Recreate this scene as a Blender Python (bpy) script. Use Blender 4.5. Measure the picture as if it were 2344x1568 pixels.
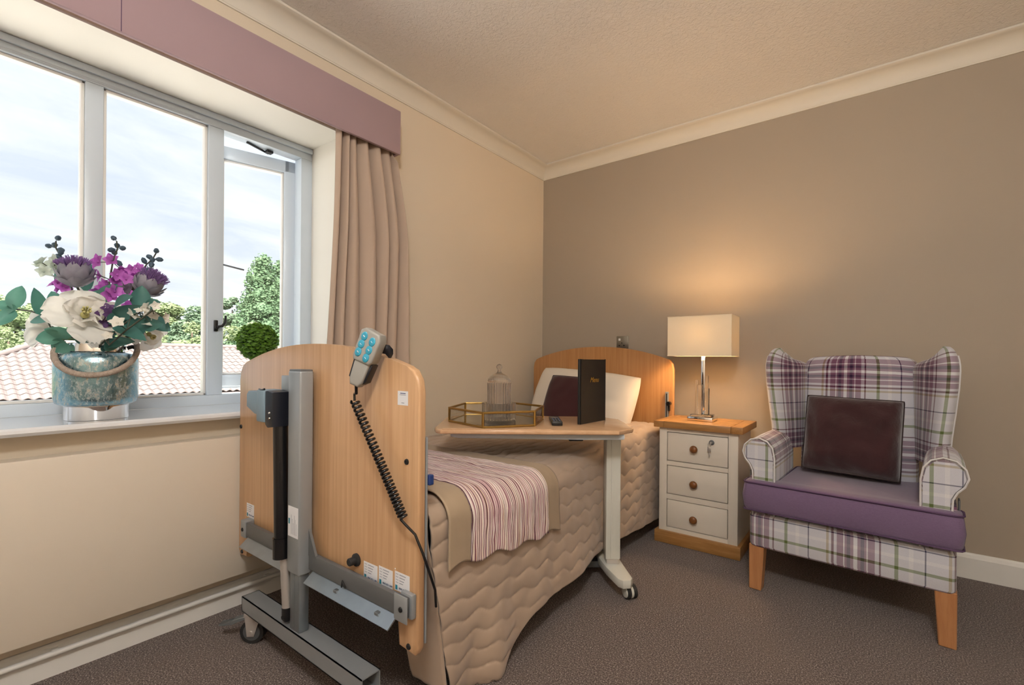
import bpy, bmesh, math, random
from mathutils import Vector, Matrix, noise

for _o in list(bpy.data.objects):
    bpy.data.objects.remove(_o, do_unlink=True)
SC = bpy.context.scene
COL = SC.collection
rnd = random.Random(7)
PI = math.pi
def R(a): return math.radians(a)

# ------------------------------------------------------------------ camera
FPX, YAW, ROLL, SHY = 1076.677, 0.6545, 0.0081, 40.38
CAM = Vector((2.0442, -3.0505, 1.0))
FW = Vector((-math.sin(YAW), math.cos(YAW), 0))
RT = Vector((math.cos(YAW), math.sin(YAW), 0))
UP = Vector((0, 0, 1))
R2 = RT * math.cos(ROLL) + UP * math.sin(ROLL)
U2 = UP * math.cos(ROLL) - RT * math.sin(ROLL)
cd = bpy.data.cameras.new('camera')
cd.sensor_fit = 'HORIZONTAL'; cd.sensor_width = 36.0
cd.lens = FPX / 2344 * 36.0
cd.shift_y = SHY / 2344
cd.clip_start = 0.05; cd.clip_end = 300
cam = bpy.data.objects.new('camera', cd); COL.objects.link(cam)
m3 = Matrix((R2, U2, -FW)).transposed()
cam.matrix_world = Matrix.Translation(CAM) @ m3.to_4x4()
SC.camera = cam

def at(px, py, d):
    """world point seen at photo pixel (px, py) at distance d along the view axis"""
    return CAM + (FW + R2 * ((px - 1172) / FPX) - U2 * ((py - 784 - SHY) / FPX)) * d

# ------------------------------------------------------------------ view
vs = SC.view_settings
SC.display_settings.display_device = 'sRGB'
vs.view_transform = 'Standard'; vs.look = 'None'; vs.gamma = 1.0
vs.use_curve_mapping = False
vs.exposure = EXPO = 0.56
LAMP_W, CEIL_E, CLX, CLY = 12.5, 62.0, 2.2, -3.3      # lamp watts, added ceiling fill light radiance and place

cy = SC.cycles
cy.max_bounces = 7; cy.diffuse_bounces = 3; cy.glossy_bounces = 3; cy.transmission_bounces = 6; cy.transparent_max_bounces = 8
cy.caustics_reflective = False; cy.blur_glossy = 0.5

# ------------------------------------------------------------------ sky
SKY_STRENGTH = 1.0
world = bpy.data.worlds.new('sky'); SC.world = world
world.use_nodes = True
nt = world.node_tree; nt.nodes.clear()
def wn(t, **k):
    n = nt.nodes.new(t)
    for a, b in k.items(): setattr(n, a, b)
    return n
tc = wn('ShaderNodeTexCoord')
sep = wn('ShaderNodeSeparateXYZ'); nt.links.new(tc.outputs['Generated'], sep.inputs[0])
grad = wn('ShaderNodeValToRGB')
e = grad.color_ramp.elements
e[0].position = 0.0; e[0].color = (0.68, 0.72, 0.77, 1)
e[1].position = 1.0; e[1].color = (0.38, 0.50, 0.68, 1)
x = e.new(0.18); x.color = (0.57, 0.635, 0.72, 1)
x = e.new(0.5); x.color = (0.52, 0.60, 0.72, 1)
nt.links.new(sep.outputs['Z'], grad.inputs['Fac'])
# clouds on a plane overhead: direction.xy / (direction.z + .12)
addz = wn('ShaderNodeMath', operation='ADD'); addz.inputs[1].default_value = 0.16
nt.links.new(sep.outputs['Z'], addz.inputs[0])
dx = wn('ShaderNodeMath', operation='DIVIDE'); dy = wn('ShaderNodeMath', operation='DIVIDE')
nt.links.new(sep.outputs['X'], dx.inputs[0]); nt.links.new(addz.outputs[0], dx.inputs[1])
nt.links.new(sep.outputs['Y'], dy.inputs[0]); nt.links.new(addz.outputs[0], dy.inputs[1])
cmb = wn('ShaderNodeCombineXYZ')
nt.links.new(dx.outputs[0], cmb.inputs[0]); nt.links.new(dy.outputs[0], cmb.inputs[1])
mp = wn('ShaderNodeMapping'); mp.inputs['Scale'].default_value = (1.5, 0.75, 1); mp.inputs['Rotation'].default_value = (0, 0, 0.5)
nt.links.new(cmb.outputs[0], mp.inputs[0])
nz = wn('ShaderNodeTexNoise'); nz.inputs['Scale'].default_value = 1.6; nz.inputs['Detail'].default_value = 9; nz.inputs['Roughness'].default_value = 0.58
nz.inputs['Distortion'].default_value = 0.5
nt.links.new(mp.outputs[0], nz.inputs['Vector'])
cr = wn('ShaderNodeValToRGB'); cr.color_ramp.elements[0].position = 0.38; cr.color_ramp.elements[1].position = 0.74
nt.links.new(nz.outputs['Fac'], cr.inputs['Fac'])
mx = wn('ShaderNodeMixRGB'); mx.inputs['Color2'].default_value = (0.84, 0.86, 0.895, 1)
nt.links.new(cr.outputs['Color'], mx.inputs['Fac']); nt.links.new(grad.outputs['Color'], mx.inputs['Color1'])
bg = wn('ShaderNodeBackground'); bg.inputs['Strength'].default_value = SKY_STRENGTH
nt.links.new(mx.outputs['Color'], bg.inputs['Color'])
wo = wn('ShaderNodeOutputWorld'); nt.links.new(bg.outputs[0], wo.inputs['Surface'])

# ------------------------------------------------------------------ sun (comes over this house, lights the roof and trees outside)
sd = bpy.data.lights.new('sun', 'SUN'); sd.energy = 15.0; sd.angle = R(1.0); sd.color = (1.0, 0.95, 0.87)
sun = bpy.data.objects.new('sun', sd); COL.objects.link(sun)
sun.rotation_euler = Vector((-0.52, 0.30, -0.80)).to_track_quat('-Z', 'Y').to_euler()

# ------------------------------------------------------------------ materials
def lin(c):
    c /= 255.0
    return c / 12.92 if c <= 0.04045 else ((c + 0.055) / 1.055) ** 2.4
def C(r, g, b): return (lin(r), lin(g), lin(b), 1)

class NT:
    def __init__(s, name):
        s.m = bpy.data.materials.new(name); s.m.use_nodes = True
        s.t = s.m.node_tree; s.p = s.t.nodes['Principled BSDF']; s.out = s.t.nodes['Material Output']
    def n(s, t, **k):
        n = s.t.nodes.new(t)
        for a, b in k.items():
            if a.startswith('i_'):
                n.inputs[a[2:].replace('_', ' ')].default_value = b
            else: setattr(n, a, b)
        return n
    def l(s, a, b): s.t.links.new(a, b)
    def math(s, op, a, b=None, c=None):
        n = s.n('ShaderNodeMath', operation=op)
        for i, v in enumerate((a, b, c)):
            if v is None: continue
            if isinstance(v, (int, float)): n.inputs[i].default_value = v
            else: s.l(v, n.inputs[i])
        return n.outputs[0]
    def mix(s, f, a, b, mode='MIX'):
        n = s.n('ShaderNodeMixRGB', blend_type=mode)
        for i, v in enumerate((f, a, b)):
            if isinstance(v, (int, float)): n.inputs[i].default_value = v
            elif isinstance(v, tuple): n.inputs[i].default_value = v
            else: s.l(v, n.inputs[i])
        return n.outputs[0]
    def noise(s, scale, detail=4, rough=0.55, vec=None, dist=0):
        n = s.n('ShaderNodeTexNoise'); n.inputs['Scale'].default_value = scale
        n.inputs['Detail'].default_value = detail; n.inputs['Roughness'].default_value = rough; n.inputs['Distortion'].default_value = dist
        if vec is not None: s.l(vec, n.inputs['Vector'])
        return n.outputs['Fac']
    def obj(s, scale=(1, 1, 1), kind='Object', rot=(0, 0, 0)):
        t = s.n('ShaderNodeTexCoord'); m = s.n('ShaderNodeMapping'); m.inputs['Scale'].default_value = scale
        m.inputs['Rotation'].default_value = rot
        s.l(t.outputs[kind], m.inputs[0]); return m.outputs[0]
    def ramp(s, f, stops, interp='LINEAR'):
        n = s.n('ShaderNodeValToRGB'); n.color_ramp.interpolation = interp
        el = n.color_ramp.elements
        el[0].position, el[0].color = stops[0]
        el[1].position, el[1].color = stops[-1]
        for p, c in stops[1:-1]:
            q = el.new(p); q.color = c
        s.l(f, n.inputs['Fac']); return n.outputs['Color']
    def bump(s, h, strength=0.3, dist=0.01):
        b = s.n('ShaderNodeBump'); b.inputs['Strength'].default_value = strength; b.inputs['Distance'].default_value = dist
        s.l(h, b.inputs['Height']); s.l(b.outputs[0], s.p.inputs['Normal'])
    def col(s, v):
        if isinstance(v, tuple): s.p.inputs['Base Color'].default_value = v
        else: s.l(v, s.p.inputs['Base Color'])
    def set(s, **k):
        for a, v in k.items():
            s.p.inputs[a.replace('_', ' ')].default_value = v

def pm(name, col, rough=0.5, metal=0.0, var=0.06, vscale=6, bump=0.0, bscale=60, bdist=0.004, spec=0.5, sheen=0.0, coat=0.0, **kw):
    """a plain procedural material: one colour with a little noise variation and relief"""
    a = NT(name); o = a.obj()
    if var > 0:
        f = a.noise(vscale, 3, 0.5, o)
        lo = tuple(c * (1 - var) for c in col[:3]) + (1,); hi = tuple(min(1, c * (1 + var)) for c in col[:3]) + (1,)
        a.col(a.mix(f, lo, hi))
    else: a.col(col)
    a.set(Roughness=rough, Metallic=metal)
    a.p.inputs['Specular IOR Level'].default_value = spec
    if sheen: a.p.inputs['Sheen Weight'].default_value = sheen
    if coat: a.p.inputs['Coat Weight'].default_value = coat; a.p.inputs['Coat Roughness'].default_value = 0.04
    if bump: a.bump(a.noise(bscale, 4, 0.6, o), bump, bdist)
    for k, v in kw.items(): a.set(**{k: v})
    return a.m

def wood(name, c1, c2, rough=0.4, stretch=(38, 38, 1.6), fine=0.5, coat=0.0, spec=0.5):
    a = NT(name); o = a.obj(stretch)
    f = a.noise(1.6, 6, 0.62, o, 0.35)
    g = a.noise(9, 3, 0.7, o)
    c = a.mix(a.math('MULTIPLY', g, fine), a.ramp(f, [(0.3, c1), (0.52, tuple((c1[i] + c2[i]) / 2 for i in range(3)) + (1,)), (0.72, c2)]), c1)
    a.col(c); a.set(Roughness=rough); a.p.inputs['Specular IOR Level'].default_value = spec
    if coat: a.p.inputs['Coat Weight'].default_value = coat; a.p.inputs['Coat Roughness'].default_value = 0.2
    a.bump(f, 0.06, 0.002)
    return a.m

def glass(name, col=(1, 1, 1, 1), rough=0.0, ior=1.45, thin=False):
    a = NT(name)
    if thin:   # window pane: mostly clear with a weak mirror reflection
        tr = a.n('ShaderNodeBsdfTransparent'); tr.inputs[0].default_value = col
        gl = a.n('ShaderNodeBsdfGlossy'); gl.inputs['Roughness'].default_value = 0.0
        fr = a.n('ShaderNodeFresnel'); ge = a.n('ShaderNodeNewGeometry')   # same weak reflection from both faces
        a.l(a.math('ADD', a.math('MULTIPLY', ge.outputs['Backfacing'], 1 / 1.4 - 1.4), 1.4), fr.inputs['IOR'])
        mxs = a.n('ShaderNodeMixShader'); a.l(fr.outputs[0], mxs.inputs[0]); a.l(tr.outputs[0], mxs.inputs[1]); a.l(gl.outputs[0], mxs.inputs[2])
        a.l(mxs.outputs[0], a.out.inputs[0])
    else:
        a.col(col); a.set(Roughness=rough, IOR=ior); a.p.inputs['Transmission Weight'].default_value = 1.0
    return a.m

M = {}
def carpet():
    a = NT('carpet'); o = a.obj()
    f = a.noise(210, 2, 0.8, o); g = a.noise(3.2, 4, 0.6, o)
    c = a.ramp(f, [(0.36, C(56, 46, 43)), (0.5, C(104, 90, 84)), (0.58, C(138, 123, 116)), (0.68, C(204, 190, 180))])
    c = a.mix(a.ramp(g, [(0.35, (0, 0, 0, 1)), (0.7, (0.35, 0.35, 0.35, 1))]), c, C(112, 97, 88))
    a.col(c); a.set(Roughness=1.0); a.p.inputs['Specular IOR Level'].default_value = 0.1; a.p.inputs['Sheen Weight'].default_value = 0.15
    a.bump(f, 0.7, 0.006); return a.m
M['carpet'] = carpet()
def artex():
    a = NT('textured_ceiling_paint'); o = a.obj()
    f = a.noise(62, 3, 0.6, o, 0.8); g = a.noise(2.2, 3, 0.6, o)
    a.col(C(246, 241, 236)); a.set(Roughness=0.75); a.p.inputs['Specular IOR Level'].default_value = 0.35
    k = a.math('MULTIPLY', f, a.math('ADD', a.math('MULTIPLY', g, 1.1), 0.15))
    a.bump(k, 0.9, 0.010); return a.m
M['ceiling'] = artex()
M['cream'] = pm('cream_wall_paint', C(232, 216, 194), 0.6, var=0.015, vscale=2, spec=0.3)
M['taupe'] = pm('taupe_wall_paint', C(178, 164, 147), 0.6, var=0.02, vscale=2, spec=0.3)
M['white'] = pm('white_gloss_paint', C(240, 237, 232), 0.35, var=0.01, spec=0.5)
M['reveal'] = pm('reveal_white_paint', C(243, 239, 230), 0.6, var=0.01)
M['cove'] = pm('coving_white_paint', C(232, 224, 210), 0.6, var=0.01)
M['upvc'] = pm('window_frame_plastic', C(214, 225, 236), 0.28, var=0.01)
M['sillw'] = pm('sill_gloss_white', C(240, 241, 244), 0.08, var=0.01, coat=1.0)
M['radiator'] = pm('radiator_cream_enamel', C(226, 213, 196), 0.45, var=0.01)
M['pane'] = glass('clear_window_glass', (0.985, 0.99, 0.99, 1), thin=True)
M['beech'] = wood('beech_laminate', C(192, 148, 108), C(218, 178, 136), 0.34, (46, 46, 1.3), 0.35, coat=0.12)
M['beech_lamplit'] = wood('lamplit_beech_laminate', C(176, 122, 72), C(202, 152, 100), 0.36, (46, 46, 1.3), 0.35, coat=0.1)  # headboard copy of the beech, lamp warmth and shade mixed into its colour
M['beech_edge'] = wood('beech_edge_banding', C(182, 134, 90), C(206, 160, 112), 0.38, (40, 40, 1.4), 0.35)
M['tablelam'] = wood('maple_laminate', C(212, 168, 128), C(226, 186, 147), 0.25, (4, 30, 30), 0.25, coat=0.3)
M['oak'] = wood('oak_top', C(150, 104, 56), C(192, 146, 90), 0.4, (3, 34, 34), 0.5)
M['oak_v'] = wood('oak_end', C(148, 102, 54), C(190, 142, 86), 0.4, (34, 3, 34), 0.5)
M['oakleg'] = wood('beech_leg', C(170, 114, 72), C(198, 144, 98), 0.42, (34, 34, 3), 0.4)
M['knob'] = wood('walnut_knob', C(110, 66, 30), C(150, 94, 48), 0.35, (30, 30, 60), 0.5)
M['steel'] = pm('grey_powder_coat', C(158, 162, 165), 0.36, 0.35, var=0.03, vscale=20)
M['steel_d'] = pm('grey_rail_metal', C(112, 114, 116), 0.4, 0.4, var=0.03, vscale=20)
M['zinc'] = pm('galvanised_metal', C(150, 158, 164), 0.3, 0.75, var=0.12, vscale=25)
M['chrome'] = pm('chrome', C(235, 235, 235), 0.06, 1.0, var=0)
M['silver'] = pm('satin_silver', C(205, 200, 196), 0.3, 0.6, var=0)
M['black'] = pm('black_plastic', C(24, 24, 26), 0.4, var=0)
M['blackgloss'] = pm('black_gloss_plastic', C(20, 20, 22), 0.2, var=0)
M['rubber'] = pm('black_rubber', C(34, 34, 35), 0.6, var=0)
M['greyrubber'] = pm('grey_wheel', C(86, 88, 90), 0.5, var=0.02)
M['motor'] = pm('slate_blue_plastic', C(132, 154, 168), 0.4, var=0.02, bump=0.1, bscale=300, bdist=0.001)
M['navy'] = pm('dark_navy_plastic', C(26, 29, 38), 0.4, var=0)
M['blueclip'] = pm('blue_plastic', C(40, 62, 118), 0.4, var=0)
M['handset'] = pm('warm_grey_plastic', C(158, 156, 150), 0.42, var=0.02)
M['teal'] = pm('teal_button', C(60, 160, 190), 0.3, var=0.05, vscale=60)
M['paper'] = pm('white_paper', C(236, 236, 240), 0.6, var=0.01)
M['print'] = pm('grey_print', C(150, 152, 164), 0.6, var=0)
M['printdark'] = pm('dark_print', C(70, 84, 120), 0.6, var=0)
M['printteal'] = pm('teal_print', C(30, 130, 150), 0.6, var=0)
M['offwhite'] = pm('off_white_steel', C(214, 213, 204), 0.35, var=0.01)
M['bluewhite'] = pm('pale_grey_steel', C(202, 208, 214), 0.35, var=0.01)
M['brass'] = pm('antique_brass', C(196, 164, 96), 0.28, 1.0, var=0.15, vscale=40)
M['mirror'] = pm('grey_mirror_glass', C(168, 160, 148), 0.06, 1.0, var=0)
M['clear'] = glass('clear_glass', (1, 1, 1, 1), 0.0, 1.45)
def ribbed():
    a = NT('ribbed_glass'); a.col((0.985, 0.98, 0.985, 1)); a.set(Roughness=0.04, IOR=1.45); a.p.inputs['Transmission Weight'].default_value = 1.0
    tr = a.n('ShaderNodeBsdfTransparent'); tr.inputs[0].default_value = (0.97, 0.97, 0.98, 1)
    ms = a.n('ShaderNodeMixShader'); ms.inputs[0].default_value = 0.32
    a.l(a.p.outputs[0], ms.inputs[1]); a.l(tr.outputs[0], ms.inputs[2]); a.l(ms.outputs[0], a.out.inputs[0]); return a.m
M['ribbed'] = ribbed()
M['traypane'] = glass('tray_glass', (0.97, 0.97, 0.95, 1), thin=True)
M['leather'] = pm('black_leatherette', C(12, 12, 12), 0.5, var=0.05, bump=0.2, bscale=500, bdist=0.001)
M['gold'] = pm('gold_foil', C(206, 168, 62), 0.3, 0.9, var=0)
M['nbody'] = pm('bedside_stone_paint', C(230, 221, 208), 0.5, var=0.01)
M['linen'] = pm('white_pillow_cotton', C(228, 217, 202), 0.85, var=0.02, bump=0.12, bscale=250, bdist=0.002, sheen=0.2)
M['plum'] = pm('plum_velvet', C(66, 34, 36), 0.85, var=0.15, vscale=9, sheen=0.25, spec=0.2)
M['brownvelvet'] = pm('aubergine_velvet', C(62, 38, 40), 0.85, var=0.35, vscale=7, sheen=0.5, spec=0.1, bump=0.3, bscale=14, bdist=0.02)
M['pelmet'] = pm('mauve_pelmet_fabric', C(174, 149, 154), 0.9, var=0.04, vscale=3, bump=0.12, bscale=420, bdist=0.001, sheen=0.15, spec=0.2)
M['curtain'] = pm('taupe_curtain_fabric', C(192, 170, 152), 0.85, var=0.02, bump=0.08, bscale=500, bdist=0.001, sheen=0.2, spec=0.2)
M['quilt'] = pm('taupe_satin_quilt', C(182, 159, 138), 0.5, var=0.04, vscale=12, sheen=0.25, spec=0.35)
M['taupecloth'] = pm('taupe_border_cloth', C(170, 148, 122), 0.75, var=0.04, vscale=10, bump=0.12, bscale=320, bdist=0.001, sheen=0.15)
M['mattress'] = pm('mattress_cover', C(120, 126, 140), 0.6)
M['seat'] = None
def tweed(name, c, d):
    a = NT(name); o = a.obj((1, 1, 1))
    f = a.noise(420, 2, 0.8, o); g = a.noise(90, 3, 0.6, a.obj((1, 1, 5)))
    a.col(a.mix(a.mix(0.5, f, g), c, d)); a.set(Roughness=0.9); a.p.inputs['Sheen Weight'].default_value = 0.3
    a.p.inputs['Specular IOR Level'].default_value = 0.15
    a.bump(f, 0.25, 0.002); return a.m
M['seat'] = tweed('heather_purple_tweed', C(94, 74, 104), C(134, 112, 140))
M['brushed'] = pm('brushed_steel_plate', C(150, 145, 134), 0.38, 0.8, var=0.05, vscale=30)
M['piping_dark'] = pm('dark_velvet_piping', C(46, 30, 30), 0.8, var=0.05)
M['bounce_paving'] = pm('pale_bounce_paving', C(226, 222, 214), 0.9, var=0.06, vscale=0.5)  # for the added ground that reflects sun into the room
M['piping'] = pm('dark_purple_piping', C(84, 60, 92), 0.8, var=0.05)

def plaid():
    a = NT('tartan_wool')
    t = a.n('ShaderNodeTexCoord'); s = a.n('ShaderNodeSeparateXYZ'); a.l(t.outputs['UV'], s.inputs[0])
    cream = C(226, 225, 231); mauve = C(146, 106, 130); vio = C(70, 46, 80); wine = C(100, 34, 62)
    green = C(122, 138, 84); navy = C(48, 46, 88); tan = C(186, 170, 140); pale = C(242, 240, 240)
    st = [(0.0, pale), (0.018, mauve), (0.045, vio), (0.075, mauve), (0.095, pale), (0.108, mauve), (0.165, cream),
          (0.20, wine), (0.218, cream), (0.325, green), (0.358, cream), (0.44, pale), (0.475, cream), (0.56, navy), (0.572, cream),
          (0.735, tan), (0.758, cream), (0.785, wine), (0.808, cream), (0.835, mauve), (0.892, pale), (0.905, mauve), (0.925, vio), (0.955, mauve), (0.982, pale)]
    def stripes(o, per):
        f = a.math('FRACT', a.math('MULTIPLY', o, 1.0 / per))
        return a.ramp(f, st, 'CONSTANT')
    su, sv = stripes(s.outputs[0], 0.36), stripes(s.outputs[1], 0.36)
    c = a.mix(0.42, a.mix(0.5, su, sv), a.mix(1.0, su, sv, 'MULTIPLY'))
    o = a.obj()
    f = a.noise(700, 2, 0.8, o)
    c = a.mix(0.35, c, a.mix(f, (0.25, 0.24, 0.23, 1), (1, 1, 1, 1)), 'MULTIPLY')
    a.col(c); a.set(Roughness=0.95); a.p.inputs['Specular IOR Level'].default_value = 0.1; a.p.inputs['Sheen Weight'].default_value = 0.25
    a.bump(f, 0.2, 0.0015); return a.m
M['plaid'] = plaid()

def stripe_cloth():
    a = NT('crinkled_stripe_cloth')
    t = a.n('ShaderNodeTexCoord'); m = a.n('ShaderNodeMapping'); m.inputs['Scale'].default_value = (1, 0.012, 1)
    a.l(t.outputs['UV'], m.inputs[0])
    f0 = a.noise(60, 2.0, 0.6, m.outputs[0]); sp_ = a.n('ShaderNodeSeparateXYZ'); a.l(t.outputs['UV'], sp_.inputs[0])
    wv = a.noise(9, 2, 0.5, t.outputs['UV'])
    ln = a.math('FRACT', a.math('ADD', a.math('MULTIPLY', sp_.outputs[0], 1 / .0098), a.math('ADD', a.math('MULTIPLY', f0, 2.2), a.math('MULTIPLY', wv, .9))))
    pick = a.noise(130, 1.0, 0.5, m.outputs[0]); f = ln
    cream = C(240, 226, 218); wine = C(128, 66, 82); tan = C(206, 172, 140); pink = C(214, 180, 182); dk = C(96, 48, 56)
    dark = a.ramp(pick, [(0.3, dk), (0.45, wine), (0.52, C(150, 92, 104)), (0.6, dk)], 'CONSTANT')
    lite = a.ramp(pick, [(0.3, cream), (0.46, tan), (0.5, cream), (0.56, pink)], 'CONSTANT')
    c = a.mix(a.ramp(ln, [(0.0, (1, 1, 1, 1)), (0.30, (1, 1, 1, 1)), (0.36, (0, 0, 0, 1)), (0.94, (0, 0, 0, 1)), (1.0, (1, 1, 1, 1))]), lite, dark)
    g = a.noise(55, 4, 0.6, a.obj())
    a.col(c); a.set(Roughness=0.65); a.p.inputs['Sheen Weight'].default_value = 0.3
    h = a.math('ADD', a.math('MULTIPLY', f, 0.6), a.math('MULTIPLY', g, 0.8))
    a.bump(h, 0.8, 0.006); return a.m
M['stripe'] = stripe_cloth()

def mercury():
    a = NT('mercury_glass'); o = a.obj((1, 1, 0.55))
    f = a.noise(75, 6, 0.8, o, 0.2); g = a.noise(260, 3, 0.8, a.obj())
    k = a.math('ADD', a.math('MULTIPLY', f, 0.8), a.math('MULTIPLY', g, 0.2))
    a.col(a.ramp(k, [(0.35, C(96, 140, 158)), (0.5, C(150, 188, 202)), (0.56, C(206, 220, 222)), (0.62, C(220, 206, 176))]))
    a.set(Roughness=0.10); a.l(a.ramp(k, [(0.42, (1, 1, 1, 1)), (0.58, (0.35, 0.35, 0.35, 1))]), a.p.inputs['Metallic'])
    a.p.inputs['Transmission Weight'].default_value = 0.35
    a.bump(g, 0.25, 0.003); return a.m
M['mercury'] = mercury()
def rope():
    a = NT('jute_rope'); f = a.noise(120, 3, 0.7, a.obj())
    a.col(a.mix(f, C(128, 112, 100), C(198, 182, 168))); a.set(Roughness=0.95); a.bump(f, 0.5, 0.004); return a.m
M['rope'] = rope()
def shade_m():
    a = NT('cream_lampshade_cloth'); f = a.noise(400, 2, 0.6, a.obj())
    tr = a.n('ShaderNodeBsdfTranslucent'); df = a.n('ShaderNodeBsdfDiffuse')
    c = a.mix(f, C(240, 226, 200), C(246, 234, 212)); a.l(c, tr.inputs[0]); a.l(c, df.inputs[0])
    ms = a.n('ShaderNodeMixShader'); ms.inputs[0].default_value = 0.10; a.l(df.outputs[0], ms.inputs[1]); a.l(tr.outputs[0], ms.inputs[2])
    a.l(ms.outputs[0], a.out.inputs[0]); return a.m
M['shade'] = shade_m()
def leafm(name, c1, c2, trans=0.25, rough=0.5, scale=14):
    a = NT(name); f = a.noise(scale, 3, 0.6, a.obj())
    c = a.mix(f, c1, c2); a.col(c); a.set(Roughness=rough)
    tr = a.n('ShaderNodeBsdfTranslucent'); a.l(c, tr.inputs[0])
    ms = a.n('ShaderNodeMixShader'); ms.inputs[0].default_value = trans
    a.l(a.p.outputs[0], ms.inputs[1]); a.l(tr.outputs[0], ms.inputs[2]); a.l(ms.outputs[0], a.out.inputs[0]); return a.m
M['leaf'] = leafm('silk_leaf_green', C(62, 122, 112), C(112, 166, 146), 0.3)
M['leafdark'] = leafm('silk_leaf_dark', C(46, 94, 94), C(86, 138, 126), 0.25)
M['petalwhite'] = leafm('cream_petal', C(246, 241, 230), C(252, 250, 246), 0.35, 0.6)
M['petalyellow'] = leafm('petal_throat', C(196, 190, 110), C(226, 218, 160), 0.2, 0.6)
M['petalpurple'] = leafm('magenta_petal', C(178, 70, 184), C(224, 146, 222), 0.45, 0.6, 40)
M['petaldark'] = leafm('plum_petal', C(74, 50, 96), C(112, 76, 128), 0.2, 0.6, 40)
M['bract'] = leafm('artichoke_bract', C(132, 136, 146), C(172, 164, 178), 0.2, 0.6, 30)
M['tuft'] = leafm('thistle_tuft', C(132, 98, 166), C(186, 150, 206), 0.35, 0.7, 60)
M['bud'] = leafm('slate_bud', C(56, 74, 96), C(84, 106, 118), 0.1, 0.6, 30)
M['paleblossom'] = leafm('white_blossom', C(246, 240, 226), C(252, 248, 240), 0.3, 0.6, 30)
M['greenwhite'] = leafm('pale_green_blossom', C(196, 212, 198), C(232, 236, 226), 0.3, 0.6, 30)
M['stem'] = pm('brown_green_stem', C(76, 78, 66), 0.7)
M['box'] = leafm('boxwood_leaf', C(44, 96, 24), C(128, 172, 52), 0.25, 0.5, 60)
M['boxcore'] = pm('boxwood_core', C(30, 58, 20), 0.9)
M['tile'] = pm('terracotta_pantile', C(118, 107, 104), 0.85, var=0.10, vscale=1.1, bump=0.2, bscale=30)
M['render'] = pm('pale_house_render', C(142, 136, 130), 0.9)
M['conifer'] = leafm('conifer_foliage', C(78, 112, 84), C(128, 154, 114), 0.25, 0.8, 0.9)
M['hedge'] = leafm('hedge_foliage', C(118, 138, 96), C(158, 170, 128), 0.3, 0.8, 0.9)
M['bush'] = leafm('pale_bush_foliage', C(96, 124, 100), C(140, 160, 130), 0.3, 0.8, 0.9)
M['trunk'] = pm('bark', C(98, 84, 72), 0.95)
M['lawn'] = pm('grass_ground', C(58, 74, 40), 1.0, var=0.2)
# ------------------------------------------------------------------ mesh helpers
ROOTS = {}
def thing(name, label, cat, loc=(0, 0, 0), rotz=0.0, group=None, kind=None, local=False):
    o = bpy.data.objects.new(name, None); COL.objects.link(o)
    o.empty_display_size = 0.05
    o.location = loc; o.rotation_euler = (0, 0, rotz)
    tag(o, label, cat, group, kind)
    if not local: ROOTS[o.name] = (Matrix.Translation(Vector(loc)) @ Matrix.Rotation(rotz, 4, 'Z')).inverted()
    return o
def tag(o, label=None, cat=None, group=None, kind=None):
    if label: o['label'] = label
    if cat: o['category'] = cat
    if group: o['group'] = group
    if kind: o['kind'] = kind
    return o
def fin(name, bm, mat, parent=None, smooth=None, label=None, cat=None, group=None, kind=None, norm=True):
    if norm: bmesh.ops.recalc_face_normals(bm, faces=bm.faces)
    me = bpy.data.meshes.new(name); bm.to_mesh(me); bm.free()
    return wrap(name, me, mat, parent, smooth, label, cat, group, kind)
def wrap(name, me, mat, parent=None, smooth=None, label=None, cat=None, group=None, kind=None):
    for m in (mat if isinstance(mat, (list, tuple)) else [mat]):
        me.materials.append(M[m] if isinstance(m, str) else m)
    if smooth is not None and len(me.polygons):
        me.polygons.foreach_set('use_smooth', [True] * len(me.polygons))
        if smooth < 180: me.set_sharp_from_angle(angle=R(smooth))
    o = bpy.data.objects.new(name, me); COL.objects.link(o)
    if parent is not None:
        o.parent = parent
        if parent.name in ROOTS: o.matrix_parent_inverse = ROOTS[parent.name]
    return tag(o, label, cat, group, kind)
def B(): return bmesh.new()
def setmi(verts, mi):
    if mi:
        vs_ = set(verts)
        for v in vs_:
            for f in v.link_faces:
                if all(q in vs_ for q in f.verts): f.material_index = mi
def box(bm, x0, x1, y0, y1, z0, z1, bev=0.0, seg=2, mx=None, mi=0):
    r = bmesh.ops.create_cube(bm, size=1.0)
    vv = r['verts']
    for v in vv:
        v.co = Vector((x0 + (v.co.x + .5) * (x1 - x0), y0 + (v.co.y + .5) * (y1 - y0), z0 + (v.co.z + .5) * (z1 - z0)))
        if mx is not None: v.co = mx @ v.co
    setmi(vv, mi)
    if bev > 0:
        ed = list({e for v in vv for e in v.link_edges})
        bmesh.ops.bevel(bm, geom=ed, offset=bev, segments=seg, profile=0.5, affect='EDGES', clamp_overlap=True)
def frame_of(d):
    d = d.normalized()
    a = Vector((0, 0, 1)) if abs(d.z) < 0.9 else Vector((1, 0, 0))
    u = d.cross(a).normalized(); return u, d.cross(u).normalized()
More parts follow.
